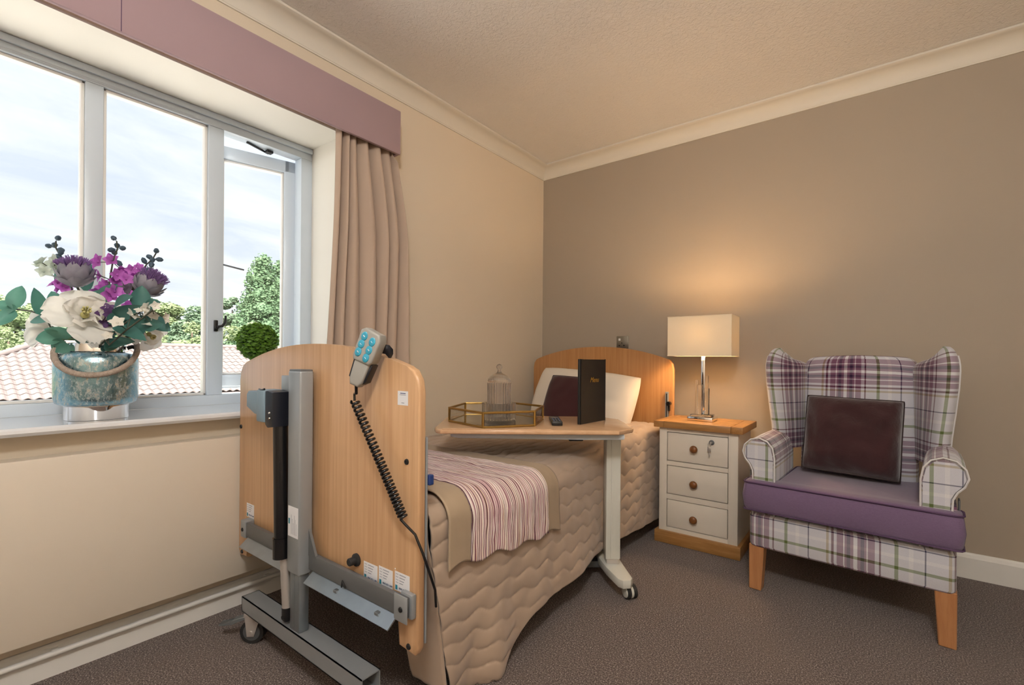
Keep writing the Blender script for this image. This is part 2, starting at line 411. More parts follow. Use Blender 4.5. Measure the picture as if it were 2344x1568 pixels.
def tube(bm, pts, r, seg=8, cap=True, closed=False, mi=0):
    pts = [Vector(p) for p in pts]; n = len(pts)
    rs = r if isinstance(r, (list, tuple)) else [r] * n
    rings = []; u = None
    for i, p in enumerate(pts):
        if closed: d = pts[(i + 1) % n] - pts[i - 1]
        else: d = pts[min(i + 1, n - 1)] - pts[max(i - 1, 0)]
        d = d.normalized()
        if u is None: u, w = frame_of(d)
        else:
            u = (u - d * u.dot(d)).normalized(); w = d.cross(u)
        rings.append([bm.verts.new(p + (u * math.cos(2 * PI * k / seg) + w * math.sin(2 * PI * k / seg)) * rs[i]) for k in range(seg)])
    fs = []
    for i in range(n if closed else n - 1):
        a, b = rings[i], rings[(i + 1) % n]
        for k in range(seg):
            fs.append(bm.faces.new((a[k], a[(k + 1) % seg], b[(k + 1) % seg], b[k])))
    if cap and not closed:
        fs.append(bm.faces.new(rings[0][::-1])); fs.append(bm.faces.new(rings[-1]))
    for f in fs: f.material_index = mi
def cyl(bm, p0, p1, r0, r1=None, seg=20, mi=0):
    tube(bm, [p0, p1], [r0, r0 if r1 is None else r1], seg, True, False, mi)
def lathe(bm, prof, c=(0, 0, 0), seg=32, mx=None, ribs=0, amp=0.0, mi=0):
    c = Vector(c); rings = []
    for r, z in prof:
        ring = []
        for k in range(seg):
            a = 2 * PI * k / seg; rr = r + (amp * (0.5 + 0.5 * math.cos(ribs * a)) if ribs and r > 0.01 else 0)
            p = Vector((rr * math.cos(a), rr * math.sin(a), z))
            ring.append(bm.verts.new(c + (mx @ p if mx is not None else p)))
        rings.append(ring)
    for a, b in zip(rings, rings[1:]):
        for k in range(seg):
            f = bm.faces.new((a[k], a[(k + 1) % seg], b[(k + 1) % seg], b[k])); f.material_index = mi
    return rings
def lathe_closed(bm, prof, c=(0, 0, 0), seg=32, mx=None, ribs=0, amp=0.0, mi=0):
    rg = lathe(bm, prof, c, seg, mx, ribs, amp, mi)
    for r, rev in ((rg[0], True), (rg[-1], False)):
        f = bm.faces.new(r[::-1] if rev else r); f.material_index = mi
def prism(bm, pts, off, bev=0.0, seg=2, mi=0):
    off = Vector(off)
    a = [bm.verts.new(Vector(p)) for p in pts]; b = [bm.verts.new(Vector(p) + off) for p in pts]
    n = len(a); fs = [bm.faces.new(a[::-1]), bm.faces.new(b)]
    for i in range(n): fs.append(bm.faces.new((a[i], a[(i + 1) % n], b[(i + 1) % n], b[i])))
    for f in fs: f.material_index = mi
    if bev > 0:
        ed = list(fs[0].edges) + list(fs[1].edges)
        bmesh.ops.bevel(bm, geom=ed, offset=bev, segments=seg, profile=0.5, affect='EDGES', clamp_overlap=True)
def grid(bm, nu, nv, f, uv=None, closed_u=False, closed_v=False):
    """f(s, t) -> point, s,t in 0..1; uv(s, t) -> (u, v)"""
    vv = [[bm.verts.new(Vector(f(i / nu, j / nv))) for j in range(nv + (0 if closed_v else 1))] for i in range(nu + (0 if closed_u else 1))]
    lay = bm.loops.layers.uv.verify() if uv else None
    ni, nj = len(vv), len(vv[0])
    for i in range(nu):
        for j in range(nv):
            q = [(i, j), (i + 1, j), (i + 1, j + 1), (i, j + 1)]
            fc = bm.faces.new([vv[a % ni][b % nj] for a, b in q])
            if uv:
                for lp, (a, b) in zip(fc.loops, q): lp[lay].uv = uv(a / nu, b / nv)
    return vv
def sm(a, b, x):
    t = max(0.0, min(1.0, (x - a) / (b - a))); return t * t * (3 - 2 * t)
def nz3(x, y, z): return noise.noise(Vector((x, y, z)))
def solidify(o, t, off=-1):
    md = o.modifiers.new('thickness', 'SOLIDIFY'); md.thickness = t; md.offset = off; return o
def text(name, body, size, mat, parent, mxw, shear=0.0, extrude=0.0002, align='CENTER'):
    cu = bpy.data.curves.new(name, 'FONT'); cu.body = body; cu.size = size; cu.shear = shear; cu.extrude = extrude
    cu.align_x = align; cu.align_y = 'CENTER'; cu.materials.append(M[mat]); cu.resolution_u = 3
    tmp = bpy.data.objects.new(name, cu)
    me = bpy.data.meshes.new_from_object(tmp); bpy.data.objects.remove(tmp); me.name = name
    o = bpy.data.objects.new(name, me); COL.objects.link(o)
    o.parent = parent
    if parent.name in ROOTS: o.matrix_parent_inverse = ROOTS[parent.name]
    o.matrix_basis = mxw
    return o
FRONT = Matrix.Rotation(PI / 2, 4, 'X')          # text facing -y

# ------------------------------------------------------------------ room shell
XR, YR, ZC = 3.55, -4.55, 2.487
ZB, ZH = 0.79, 2.095              # window opening bottom / head
YW0, YW1 = -3.62, -1.734          # window opening ends
FX = -0.29                        # window frame face
b = B(); box(b, -0.36, XR + .12, YR - .12, 0.12, -0.12, 0.0); fin('floor', b, 'carpet', kind='structure', label='dark brown speckled carpet covering the whole floor')
b = B(); box(b, -0.36, XR + .12, YR - .12, 0.12, ZC, ZC + .12); fin('ceiling', b, 'ceiling', kind='structure', label='off white textured ceiling above the room')
b = B()
box(b, -0.36, 0, YW1, 0.12, 0, ZC); box(b, -0.36, 0, YR - .12, YW0, 0, ZC)
box(b, -0.36, 0, YW0, YW1, 0, ZB - 0.03); box(b, -0.36, 0, YW0, YW1, ZH, ZC)
fin('wall_left', b, 'cream', kind='structure', label='cream painted wall with the wide window')
b = B(); box(b, 0, XR, 0, 0.12, 0, ZC); fin('wall_back', b, 'taupe', kind='structure', label='taupe painted wall behind headboard and armchair')
b = B(); box(b, XR, XR + .12, YR - .12, 0.12, 0, ZC); fin('wall_right', b, 'cream', kind='structure', label='cream wall on the side opposite the window')
b = B(); box(b, 0, XR, YR - .12, YR, 0, ZC); fin('wall_front', b, 'cream', kind='structure', label='cream wall behind the viewer')
# reveal lining
b = B()
box(b, FX - .02, -0.0005, YW1 - .006, YW1 + .002, ZB, ZH); box(b, FX - .02, -0.0005, YW0 - .002, YW0 + .006, ZB, ZH)
box(b, FX - .02, -0.0005, YW0, YW1, ZH - .006, ZH + .002)
fin('trim_1', b, 'reveal', kind='structure', label='white painted window reveal, head and jambs')
# coving
def coving(name, p0, p1, inward, label):
    d = Vector(p1) - Vector(p0); n = Vector(inward); b = B()
    z0, z1, w = 2.397, ZC - 0.001, 0.082
    prof = [(0.0, z0), (0.006, z0), (0.006, z0 + .006)]
    for k in range(9):
        a = PI / 2 * k / 8
        prof.append((0.008 + (w - .016) * (1 - math.cos(a)), z0 + .008 + (2.472 - z0 - .008) * math.sin(a)))
    prof += [(w - .004, 2.4745), (w, 2.4765), (w, z1), (0, z1)]
    prism(b, [Vector(p0) + n * q + Vector((0, 0, z)) for q, z in prof], d)
    return fin(name, b, 'cove', smooth=35, kind='structure', label=label)
coving('trim_2', (0.0005, YR, 0), (0.0005, -0.0005, 0), (1, 0, 0), 'white plaster coving along the window wall')
coving('trim_3', (0, -0.0005, 0), (XR, -0.0005, 0), (0, -1, 0), 'white plaster coving along the taupe wall')
# skirting
def skirt(name, p0, p1, inward, h, label):
    n = Vector(inward); b = B()
    prof = [(0, 0), (0.016, 0), (0.016, h - .022), (0.012, h - .008), (0.007, h), (0, h)]
    prism(b, [Vector(p0) + n * q + Vector((0, 0, z)) for q, z in prof], Vector(p1) - Vector(p0))
    return fin(name, b, 'white', kind='structure', label=label)
skirt('baseboard_left', (0.0005, YR, 0.0005), (0.0005, -0.017, 0.0005), (1, 0, 0), 0.10, 'white skirting board under the radiator')
skirt('baseboard_back', (0.0005, -0.0005, 0.0005), (XR, -0.0005, 0.0005), (0, -1, 0), 0.118, 'white skirting board along the taupe wall')
b = B(); tube(b, [(0.034, YR + .02, 0.079), (0.034, -1.6, 0.079)], 0.0085, 12)
for yy in (-3.4, -2.75, -2.1): box(b, 0.0165, 0.03, yy - .008, yy + .008, 0.07, 0.088)
fin('heating_pipe', b, 'white', smooth=40, label='white painted heating pipe running along the skirting', cat='pipe')

# ------------------------------------------------------------------ window
win = thing('window_1', 'wide white framed window with one casement ajar', 'window', (FX, -2.6, ZB), kind='structure')
del win['category']
b = B()
xo = FX - 0.065
box(b, xo, FX, YW0, YW1, 2.030, ZH - .006, .003); box(b, xo, FX, YW0, YW1, ZB, .834, .003)
box(b, xo, FX, -1.798, YW1, .8342, 2.0298, .003); box(b, xo, FX, YW0, YW0 + .06, .8342, 2.0298, .003)
box(b, FX + .0002, FX + .012, YW0 + .007, YW1 - .007, 2.062, ZH - .0065, .004)      # head lip
fin('outer_frame', b, 'upvc', win, 30)
MULL = [(-2.222, -2.159), (-2.632, -2.579), (-3.10, -3.04)]
for y0, y1 in MULL:
    b = B(); box(b, xo, FX - .001, y0, y1, .834, 2.03, .003); fin('mullion', b, 'upvc', win, 30)
def beads(y0, y1, z0, z1, parent, x=FX, w=.011, mx=None):
    b = B()
    for q in ((y0, y0 + w, z0, z1), (y1 - w, y1, z0, z1), (y0, y1, z0, z0 + w), (y0, y1, z1 - w, z1)):
        box(b, x - .045, x - .012, *q, .003, 2, mx)
    fin('glazing_bead', b, 'white', parent, 30)
def pane(y0, y1, z0, z1, parent, x=FX, mx=None):
    b = B(); box(b, x - .034, x - .030, y0, y1, z0, z1, mx=mx); return fin('glass_pane', b, 'pane', parent)
for y0, y1 in ((-2.579, -2.222), (-3.04, -2.632), (YW0 + .06, -3.10)):
    beads(y0, y1, .834, 2.03, win); pane(y0 + .004, y1 - .004, .838, 2.026, win)
# casement, hinged at its right stile and pushed outwards
CA = R(15.0); hy = -1.79
CM = Matrix.Translation((FX - .068, hy, 0)) @ Matrix.Rotation(-CA, 4, 'Z')
b = B(); cw = .385
for q in ((-.055, 0, .862, 2.022), (-cw, -cw + .055, .862, 2.022), (-cw, 0, .862, .918), (-cw, 0, 1.962, 2.022)):
    box(b, -.05, 0, *q, .004, 2, CM)
cas = fin('casement', b, 'upvc', win, 30)
beads(-cw + .055, -.055, .918, 1.962, cas, 0, .010, CM); pane(-cw + .06, -.06, .922, 1.958, cas, 0, CM)
b = B(); box(b, -.06, -.052, -cw, 0, .85, .872, .001, 1, CM); fin('drip_strip', b, 'upvc', cas)
# restrictor stay seen above the casement, and its peg arm half way up
b = B(); tube(b, [(FX - .03, -2.05, 2.024), (FX - .075, -1.93, 2.0245)], .005, 6); box(b, FX - .06, FX - .03, -1.955, -1.925, 2.014, 2.026, .002)
fin('friction_stay', b, 'black', win)
b = B(); tube(b, [(-.42, -2.14, 1.448), (-.45, -2.05, 1.444), (-.45, -2.005, 1.439)], .0045, 6); fin('restrictor_arm', b, 'steel_d', win)
b = B()
box(b, FX, FX + .010, -2.198, -2.182, 1.118, 1.168, .003); cyl(b, (FX + .008, -2.19, 1.135), (FX + .022, -2.19, 1.135), .0075, seg=12)
tube(b, [(FX + .02, -2.19, 1.137), (FX + .03, -2.172, 1.142), (FX + .022, -2.158, 1.158), (FX + .012, -2.152, 1.19)], [.006, .0065, .006, .004], 8)
fin('window_handle', b, 'black', win, 40)
b = B()
for k in range(2):
    y0 = -3.0 + k * .0
box(b, FX, FX + .0025, -2.90, -2.26, 2.036, 2.054, .001); box(b, FX + .0025, FX + .004, -2.88, -2.28, 2.041, 2.049, .0005)
for yy in (-2.905, -2.255): cyl(b, (FX, yy, 2.045), (FX + .003, yy, 2.045), .008, seg=12)
fin('trickle_vent', b, 'upvc', win, 30)
b = B(); pr = [(FX, ZB), (0.078, ZB), (0.085, ZB - .006), (0.086, ZB - .015), (0.078, ZB - .025), (FX, ZB - .025)]
prism(b, [(xx, YW0 - .06, zz) for xx, zz in pr], (0, (YW1 + .03) - (YW0 - .06), 0))
fin('window_sill', b, 'sillw', win, 30, label='glossy white window board')

# ------------------------------------------------------------------ radiator
rad = thing('radiator', 'long cream flat panel radiator below the window', 'radiator', (0.05, -2.7, 0.16))
b = B(); box(b, 0.086, 0.10, -3.95, -1.95, .158, .698, .004); fin('front_panel', b, 'radiator', rad, 30)
b = B(); box(b, 0.02, 0.086, -3.95, -1.95, .684, .696, .002)
fin('top_grille', b, 'radiator', rad)
b = B(); box(b, 0.02, .086, -3.95, -3.938, .158, .69, .002); fin('side_panel', b, 'radiator', rad)
b = B(); box(b, 0.02, .086, -1.962, -1.95, .158, .69, .002); fin('side_panel', b, 'radiator', rad)
b = B(); box(b, 0.025, .06, -3.9, -2.0, .19, .66, .004)
for yy in (-3.7, -2.9, -2.2): box(b, 0.0005, .03, yy - .02, yy + .02, .25, .6)
fin('heating_core', b, 'steel', rad)

# ------------------------------------------------------------------ pelmet and curtain
pel = thing('curtain_pelmet', 'mauve fabric covered pelmet over the window', 'pelmet', (0.06, -2.6, 2.04))
b = B(); box(b, 0.112, .130, -3.86, -1.50, 2.04, 2.262, .005)
fin('front_board', b, 'pelmet', pel, 30)
b = B(); box(b, 0.0008, .112, -1.518, -1.50, 2.04, 2.262, .004); fin('end_board', b, 'pelmet', pel, 30)
b = B(); box(b, 0.0008, .112, -3.86, -3.842, 2.04, 2.262, .004); fin('end_board', b, 'pelmet', pel, 30)
b = B(); box(b, 0.0008, .112, -3.842, -1.518, 2.246, 2.2615); fin('top_board', b, 'pelmet', pel)
b = B(); box(b, 0.1295, .1307, -2.624, -2.622, 2.042, 2.26); fin('seam', b, 'piping', pel)
b = B(); tube(b, [(.07, -3.8, 2.215), (.07, -1.53, 2.215)], .009, 10); fin('curtain_track', b, 'white', pel)

def curtain_pt(s, t):
    z = 2.20 - t * (2.20 - 0.80)
    y0 = -1.835 - .055 * t; y1 = -1.505 + .10 * sm(0, .45, t)
    ph = (s + .07 * math.sin(2.6 * s + .4)) * 6.4 * PI
    sw = s + .018 * math.sin(ph * .5 + 1.2)
    y = y0 + (y1 - y0) * sw + .006 * math.sin(3 * s * PI + 4 * t)
    amp = .025 + .014 * math.sin(7 * s + .6) ** 2
    fold = 2 * abs(math.sin(ph + .30 * math.sin(3 * t + s * 4))) ** .75 - 1
    xx = .0655 + amp * fold + .004 * nz3(s * 9, t * 3, 1) - .006 * (1 - t) * 0
    if y > -1.53 and z > 2.03: y = min(y, -1.525)
    if y < YW1 + .05: xx = max(xx, .04 + .05 * sm(1.0, .82, z))
    return (min(xx, .108 if z > 2.03 else .2), y, z)
b = B(); grid(b, 260, 60, curtain_pt)
cur = fin('curtain', b, 'curtain', None, 180, 'long taupe pleated curtain hanging at the right end of the window', 'curtain')
solidify(cur, .002, 0)

# ------------------------------------------------------------------ outside: neighbour's roof
roof = thing('neighbouring_house', 'neighbouring house with pale terracotta pantile roof seen through window', 'house', (-15, 2, -3))
EX, EZ, RX, RZ, TW = -15.0, -0.12, -18.6, 1.40, 0.215
RUN = EX - RX; SL = math.hypot(RUN, RZ - EZ); NR = 13; GA = SL / NR
Y0, Y1 = -3.95, 11.2
def roofpt(u, y, h=0.0):      # u metres up the slope
    f = u / SL
    return Vector((EX - RUN * f + h * (RZ - EZ) / SL, y, EZ + (RZ - EZ) * f + h * RUN / SL))
b = B(); prism(b, [roofpt(0, Y0, -.03), roofpt(0, Y1, -.03), roofpt(SL, Y1, -.03), roofpt(SL, -.35, -.03)], (0, 0, -.12)); fin('roof_deck', b, 'tile', roof)
def tile_verts(L):
    out = []; n = 6
    for j, (u, lift) in enumerate(((0, .016), (L, -.004))):
        for i in range(n + 1):
            f = i / n; h = .052 * (0.5 - 0.5 * math.cos(2 * PI * min(1, f * 1.0))) ** 0.9
            out.append((u, (f - .5) * TW, h + lift))
    return out, n
tv, tn = tile_verts(GA * 1.18)
def tile_mesh(bm, u0, y, jz=0):
    vs_ = [bm.verts.new(roofpt(u0 + u, y + yy, h + jz)) for u, yy, h in tv]
    n1 = tn + 1
    for i in range(tn): bm.faces.new((vs_[i], vs_[i + 1], vs_[n1 + i + 1], vs_[n1 + i]))
    lo = [bm.verts.new(roofpt(u0, y + tv[i][1], tv[i][2] - .018 + jz)) for i in range(n1)]
    for i in range(tn): bm.faces.new((lo[i], lo[i + 1], vs_[i + 1], vs_[i]))
tb = B(); tile_mesh(tb, 0, 0); tme = bpy.data.meshes.new('roof_tile'); tb.to_mesh(tme); tb.free(); tme.materials.append(M['tile'])
rest = B(); nt_ = 0
for r_ in range(NR):
    u0 = r_ * GA; ymin = -3.95 + u0 / SL * 3.6
    k = 0; y = -3.85 + (.5 * TW if False else 0)
    while y < Y1:
        if y > ymin:
            if r_ < 6 and -2.6 < y < 7.6 and nt_ < 296:
                o = bpy.data.objects.new('roof_tile', tme); COL.objects.link(o); o.parent = roof; o.matrix_parent_inverse = ROOTS[roof.name]
                p = roofpt(u0, y) - roofpt(0, 0); o.location = p + Vector((0, rnd.uniform(-.004, .004), rnd.uniform(0, .006))); nt_ += 1
            else: tile_mesh(rest, u0, y, rnd.uniform(0, .006))
        y += TW
fin('roof_tiles', rest, 'tile', roof, kind='stuff', norm=False)
b = B(); tube(b, [(RX, -.35, RZ + .03), (RX, Y1, RZ + .03)], .10, 10); fin('ridge_cap', b, 'tile', roof, 40)
b = B(); tube(b, [(RX, -.35, RZ + .03), (EX, Y0, EZ + .05)], .10, 10); fin('hip_cap', b, 'tile', roof, 40)
b = B(); tube(b, [(EX + .06, Y0, EZ - .09), (EX + .06, Y1, EZ - .09)], .055, 10); fin('gutter', b, 'white', roof, 40)
b = B(); box(b, RX - 3, EX - .35, Y0 + .4, Y1, -6, EZ - .08); fin('wall', b, 'render', roof)
b = B(); prism(b, [(RX, -.35, RZ - .05), (EX, Y0, EZ - .05), (RX - RUN, Y0, EZ - .05)], (0, .05, 0)); fin('hip_face', b, 'tile', roof)
b = B(); box(b, -140, -.36, -70, 140, -6.2, -6.0); fin('ground', b, 'lawn', kind='structure', label='grass ground far below outside the window')

b = B(); box(b, -15.2, -.36, -30, 40, -3.2, -3.0); fin('bounce_ground', b, 'bounce_paving', kind='structure', label='unseen pale ground added below the window to bounce sunlight inside')  # out of view, added so sunlight bounces up through the window
# ------------------------------------------------------------------ outside: trees
def foliage(name, blobs, n, leaf, mat, parent, seed, smooth=None):
    rg = random.Random(seed); vs_ = []; fs = []
    tot = sum(r[1] ** 2 for r in blobs)
    for c, r, sz in blobs:
        for _ in range(int(n * r * r / tot)):
            while True:
                d = Vector((rg.gauss(0, 1), rg.gauss(0, 1), rg.gauss(0, 1)))
                if d.length > .01: break
            d.normalize()
            p = Vector(c) + Vector((d.x * r, d.y * r, d.z * r * sz)) * (0.72 + .34 * rg.random())
            a = (d + Vector((rg.gauss(0, .7), rg.gauss(0, .7), rg.gauss(0, .7)))).normalized()
            u, w = frame_of(a); s = leaf * rg.uniform(.6, 1.3); i = len(vs_)
            vs_ += [p - u * s * .5, p - w * s * .28 + a * s * .08, p + u * s * .5, p + w * s * .28 + a * s * .08]; fs.append((i, i + 1, i + 2, i + 3))
    me = bpy.data.meshes.new(name); me.from_pydata([tuple(v) for v in vs_], [], fs)
    return wrap(name, me, mat, parent)
def tree(name, label, px, py_top, wpx, d, kind, seed, leaf=.3, n=5200, mat='bush', zb=-6.0, group='trees beyond the roof'):
    top = at(px, py_top, d); rg = random.Random(seed)
    w = wpx / FPX * d / 2; h = top.z - zb
    t = thing(name, label, 'tree', (top.x, top.y, zb), group=group)
    b = B(); tube(b, [(top.x, top.y, zb), (top.x + .1, top.y, zb + h * .5), (top.x, top.y, top.z - h * .12)], [w * .12 + .1, w * .08 + .06, .05], 8); fin('trunk', b, 'trunk', t, 60)
    bl = []
    if kind == 'cone':
        for k in range(70):
            f = (k + .5) / 70; z = top.z - .3 - f * h * .72 ; rr = w * (.07 + .98 * f ** .85)
            a = k * 2.4
            q = rr * rg.uniform(.35, .72)
            bl.append(((top.x + math.cos(a) * q, top.y + math.sin(a) * q, z - .2), max(.4, w * (.22 + .36 * f)), .85))
    else:
        for k in range(26):
            a = k * 2.4; f = rg.random(); q = w * rg.uniform(.2, .78)
            z = top.z - w * .32 - (q / w) ** 2 * h * .16 - f * h * .35
            bl.append(((top.x + math.cos(a) * q, top.y + math.sin(a) * q, z), w * rg.uniform(.26, .42), .8))
    foliage('foliage', bl, n, leaf, mat, t, seed)
    b = B()
    for c, r, sz in bl[::2]:
        bmesh.ops.create_icosphere(b, subdivisions=1, radius=1, matrix=Matrix.Translation(c) @ Matrix.Diagonal((r * .7, r * .7, r * .7 * sz, 1)))
    fin('inner_foliage', b, mat, t)
    return t
tree('conifer_tree', 'tall pointed conifer standing beyond the roof, taller of the pair', 602, 581, 165, 40, 'cone', 3, .24, 30000, 'conifer')
tree('conifer_tree', 'second shorter conifer just right of the tallest one', 646, 590, 130, 43, 'cone', 4, .26, 18000, 'conifer')
tree('broadleaf_tree', 'broadleaf tree just left of the tall conifer', 532, 672, 74, 46, 'round', 5, .34, 5000, 'bush')
tree('broadleaf_tree', 'pale green tree behind the middle pane, right of flowers', 436, 692, 110, 44, 'round', 6, .32, 6500, 'bush')
tree('broadleaf_tree', 'yellow green tree behind the purple thistle', 372, 668, 100, 50, 'round', 8, .34, 5200, 'hedge')
tree('garden_shrub', 'low bright green shrub in front of the conifer', 566, 716, 110, 30, 'round', 9, .22, 5600, 'hedge')
tree('garden_shrub', 'bright green shrub along the ridge in the middle pane', 440, 722, 130, 32, 'round', 10, .22, 7000, 'hedge')
tree('garden_shrub', 'rounded green shrub showing behind the flower leaves', 318, 722, 130, 34, 'round', 12, .24, 5200, 'hedge')
tree('broadleaf_tree', 'sunlit tree behind the large left leaves of the bouquet', 40, 655, 150, 42, 'round', 13, .32, 7800, 'hedge')
tree('broadleaf_tree', 'bluish green tree behind the white bloom', 175, 690, 160, 46, 'round', 14, .34, 5600, 'bush')
tree('garden_shrub', 'bright shrub at the far left edge beside roof hip', 20, 735, 130, 30, 'round', 15, .22, 5200, 'hedge')
tree('broadleaf_tree', 'tree glimpsed through the gap beside the open casement', 690, 640, 90, 48, 'round', 16, .34, 4200, 'bush')

hr = random.Random(31)
hedge = foliage('garden_hedge', [((-25 + hr.uniform(-1, 1), y_, -2.6 + hr.uniform(-.4, .9)), 2.6 + hr.uniform(-.3, .5), 1.25) for y_ in range(-44, 70, 3)], 26000, .42, 'hedge', None, 32)
tag(hedge, 'long leafy green hedge behind the neighbouring roof', 'hedge', kind='stuff')
def place(bm, mx): bmesh.ops.transform(bm, matrix=mx, verts=bm.verts)
# ------------------------------------------------------------------ bed
bed = thing('profiling_bed', 'beech and grey steel adjustable care bed against the cream wall', 'bed', (0.62, -1.23, 0))
def board_outline(x0, x1, zb, zleg, zshould, zc, apex, legw):
    xm = (x0 + x1) / 2; pts = []
    # up the left side, over the crown, down the right side
    pts += [(x0 + .012, zleg), (x0, zleg + .02), (x0, zshould - .06)]
    hw = (x1 - x0) / 2 - .05
    for k in range(4):
        a = k / 3; pts.append((x0 + .05 * (1 - math.cos(a * PI / 2)) , zshould - .06 + (zc - zshould + .06) * math.sin(a * PI / 2) * 1.0))
    for k in range(1, 25):
        f = k / 25; xx = x0 + .05 + 2 * hw * f; q = (xx - xm) / hw
        pts.append((xx, apex - (apex - zc) * abs(q) ** 2.1))
    for k in range(4):
        a = 1 - k / 3; pts.append((x1 - .05 * (1 - math.cos(a * PI / 2)), zshould - .06 + (zc - zshould + .06) * math.sin(a * PI / 2)))
    pts += [(x1, zshould - .06), (x1, zleg + .02), (x1 - .012, zleg), (x1 - legw, zleg + .006), (x1 - legw, zb), (x0 + legw, zb), (x0 + legw, zleg + .006)]
    out = []
    for p in pts:
        if not out or (abs(p[0] - out[-1][0]) + abs(p[1] - out[-1][1])) > .002: out.append(p)
    return out
FY = -2.25
ol = board_outline(.108, 1.137, .36, .245, .975, .982, 1.047, .075)
b = B(); prism(b, [(x_, FY, z_) for x_, z_ in ol], (0, .024, 0), .006, 3)
fb = fin('footboard', b, 'beech', bed, 40, label='arched beech laminate footboard')
def bolt(parent, x_, z_, y_=FY, r=.008, mat='black'):
    b = B(); lathe_closed(b, [(r, 0), (r * .9, .003), (r * .5, .004), (r * .42, .002)], (x_, y_, z_), 14, Matrix.Rotation(PI / 2, 3, 'X')); return fin('bolt', b, mat, parent, 40)
for x_, z_ in ((1.09, .735), (.124, .737), (.14, .262), (1.103, .262)): bolt(fb, x_, z_)
b = B(); lathe_closed(b, [(.018, 0), (.018, .006), (.011, .009), (.011, .026), (.009, .028), (.004, .027)], (.877, FY, .426), 18, Matrix.Rotation(PI / 2, 3, 'X')); fin('rubber_stop', b, 'rubber', fb, 40)
b = B(); lathe_closed(b, [(.002, 0), (.002, .0005)], (1.047, FY, .447), 8, Matrix.Rotation(PI / 2, 3, 'X')); fin('screw_hole', b, 'paper', fb)
def sticker(x0, x1, z0, z1, shape, rot=0.0):
    b = B(); y_ = FY - .0006
    mx = Matrix.Translation(((x0 + x1) / 2, y_, (z0 + z1) / 2)) @ Matrix.Rotation(rot, 4, 'Y')
    w, h = (x1 - x0) / 2, (z1 - z0) / 2
    box(b, -w, w, 0, .0005, -h, h, mx=mx)
    if shape == 'contact':
        box(b, -w * .9, -w * .62, -.0003, 0, -h * .9, -h * .42, mx=mx, mi=2)
        for k, q in enumerate((.75, .45, .15, -.12)):
            box(b, -w * .85, -w * .5, -.0003, 0, h * q - .0006, h * q + .0006, mx=mx, mi=1)
            box(b, -w * .35, w * (.5 - .12 * k), -.0003, 0, h * q - .001, h * q + .001, mx=mx, mi=1)
    elif shape == 'label':
        box(b, -w * .5, w * .55, -.0003, 0, h * .62, h * .74, mx=mx, mi=3)
        box(b, -w * .6, w * .6, -.0003, 0, h * .42, h * .5, mx=mx, mi=1)
        box(b, -w * .25, w * .3, -.0003, 0, -h * .72, -h * .62, mx=mx, mi=1)
    s = fin('sticker', b, ['paper', 'print', 'printteal', 'printdark'], fb)
    return s
for x0, x1, z1 in ((.910, .972, .432), (.978, 1.037, .437), (1.046, 1.105, .442)):
    sticker(x0, x1, z1 - .072 + .022, z1, 'contact')
    text('phone_lettering', '0845 853 1489', .0068, 'printdark', fb, Matrix.Translation(((x0 + x1) / 2 + .009, FY - .0012, z1 - .0415)) @ FRONT)
sticker(.177, .236, .405, .456, 'contact')
text('phone_lettering', '0845 853 1489', .0068, 'printdark', fb, Matrix.Translation((.2155, FY - .0012, .414)) @ FRONT)
sticker(1.052, 1.093, .880, .917, 'label')
b = B(); box(b, 1.10, 1.1375, FY + .0245, FY + .030, .27, .80, .002)
fin('side_rail_channel', b, 'steel', fb)
b = B(); box(b, 1.128, 1.1435, FY + .0305, FY + .046, .675, .702, .003); fin('rail_clip', b, 'blueclip', fb)
# headboard
HY = -.20
ol = board_outline(.058, 1.090, .34, .245, 1.01, 1.018, 1.094, .075)
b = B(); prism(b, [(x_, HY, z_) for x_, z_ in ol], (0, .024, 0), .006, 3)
hb = fin('headboard', b, 'beech_lamplit', bed, 40, label='arched beech laminate headboard')
b = B(); box(b, 1.044, 1.062, HY - .016, HY, .45, .815, .002); box(b, 1.050, 1.056, HY - .0165, HY - .0155, .46, .805, mi=1)
fin('side_rail_channel', b, ['steel', 'black'], hb)
b = B(); cyl(b, (1.066, HY - .001, .745), (1.066, HY - .03, .745), .013, seg=14); box(b, 1.06, 1.072, HY - .02, HY, .70, .75, .002); fin('rail_catch', b, 'blackgloss', hb, 40)
# lifting column
b = B(); box(b, .600, .672, -2.313, -2.268, .338, .962, .006, 3); lc = fin('lift_column', b, 'steel', bed, 40)
b = B(); box(b, .602, .670, -2.311, -2.270, .958, .9665, .003); fin('end_cap', b, 'steel_d', lc, 30)
b = B(); box(b, .6075, .6645, -2.3065, -2.274, .160, .338, .004); box(b, .632, .6385, -2.3072, -2.3064, .165, .335); fin('inner_leg', b, 'zinc', lc, 30)
b = B(); box(b, .609, .668, -2.3137, -2.3131, .452, .545)
box(b, .612, .62, -2.314, -2.3136, .49, .507, mi=2)
for k in range(6): box(b, .628 + k * .006, .6292 + k * .006, -2.314, -2.3136, .46, .52 - (k % 3) * .012, mi=1)
fin('sticker', b, ['paper', 'print', 'printteal'], lc)
b = B(); prism(b, [(.672, -2.282, .475), (.672, -2.282, .395), (.715, -2.282, .395)], (0, .008, 0)); fin('gusset', b, 'steel_d', lc)
b = B(); prism(b, [(.600, -2.282, .475), (.600, -2.282, .395), (.557, -2.282, .395)], (0, .008, 0)); fin('gusset', b, 'steel_d', lc)
b = B(); box(b, .500, .600, -2.285, -2.262, .872, .944, .003); fin('motor_bracket', b, 'steel', lc, 30)
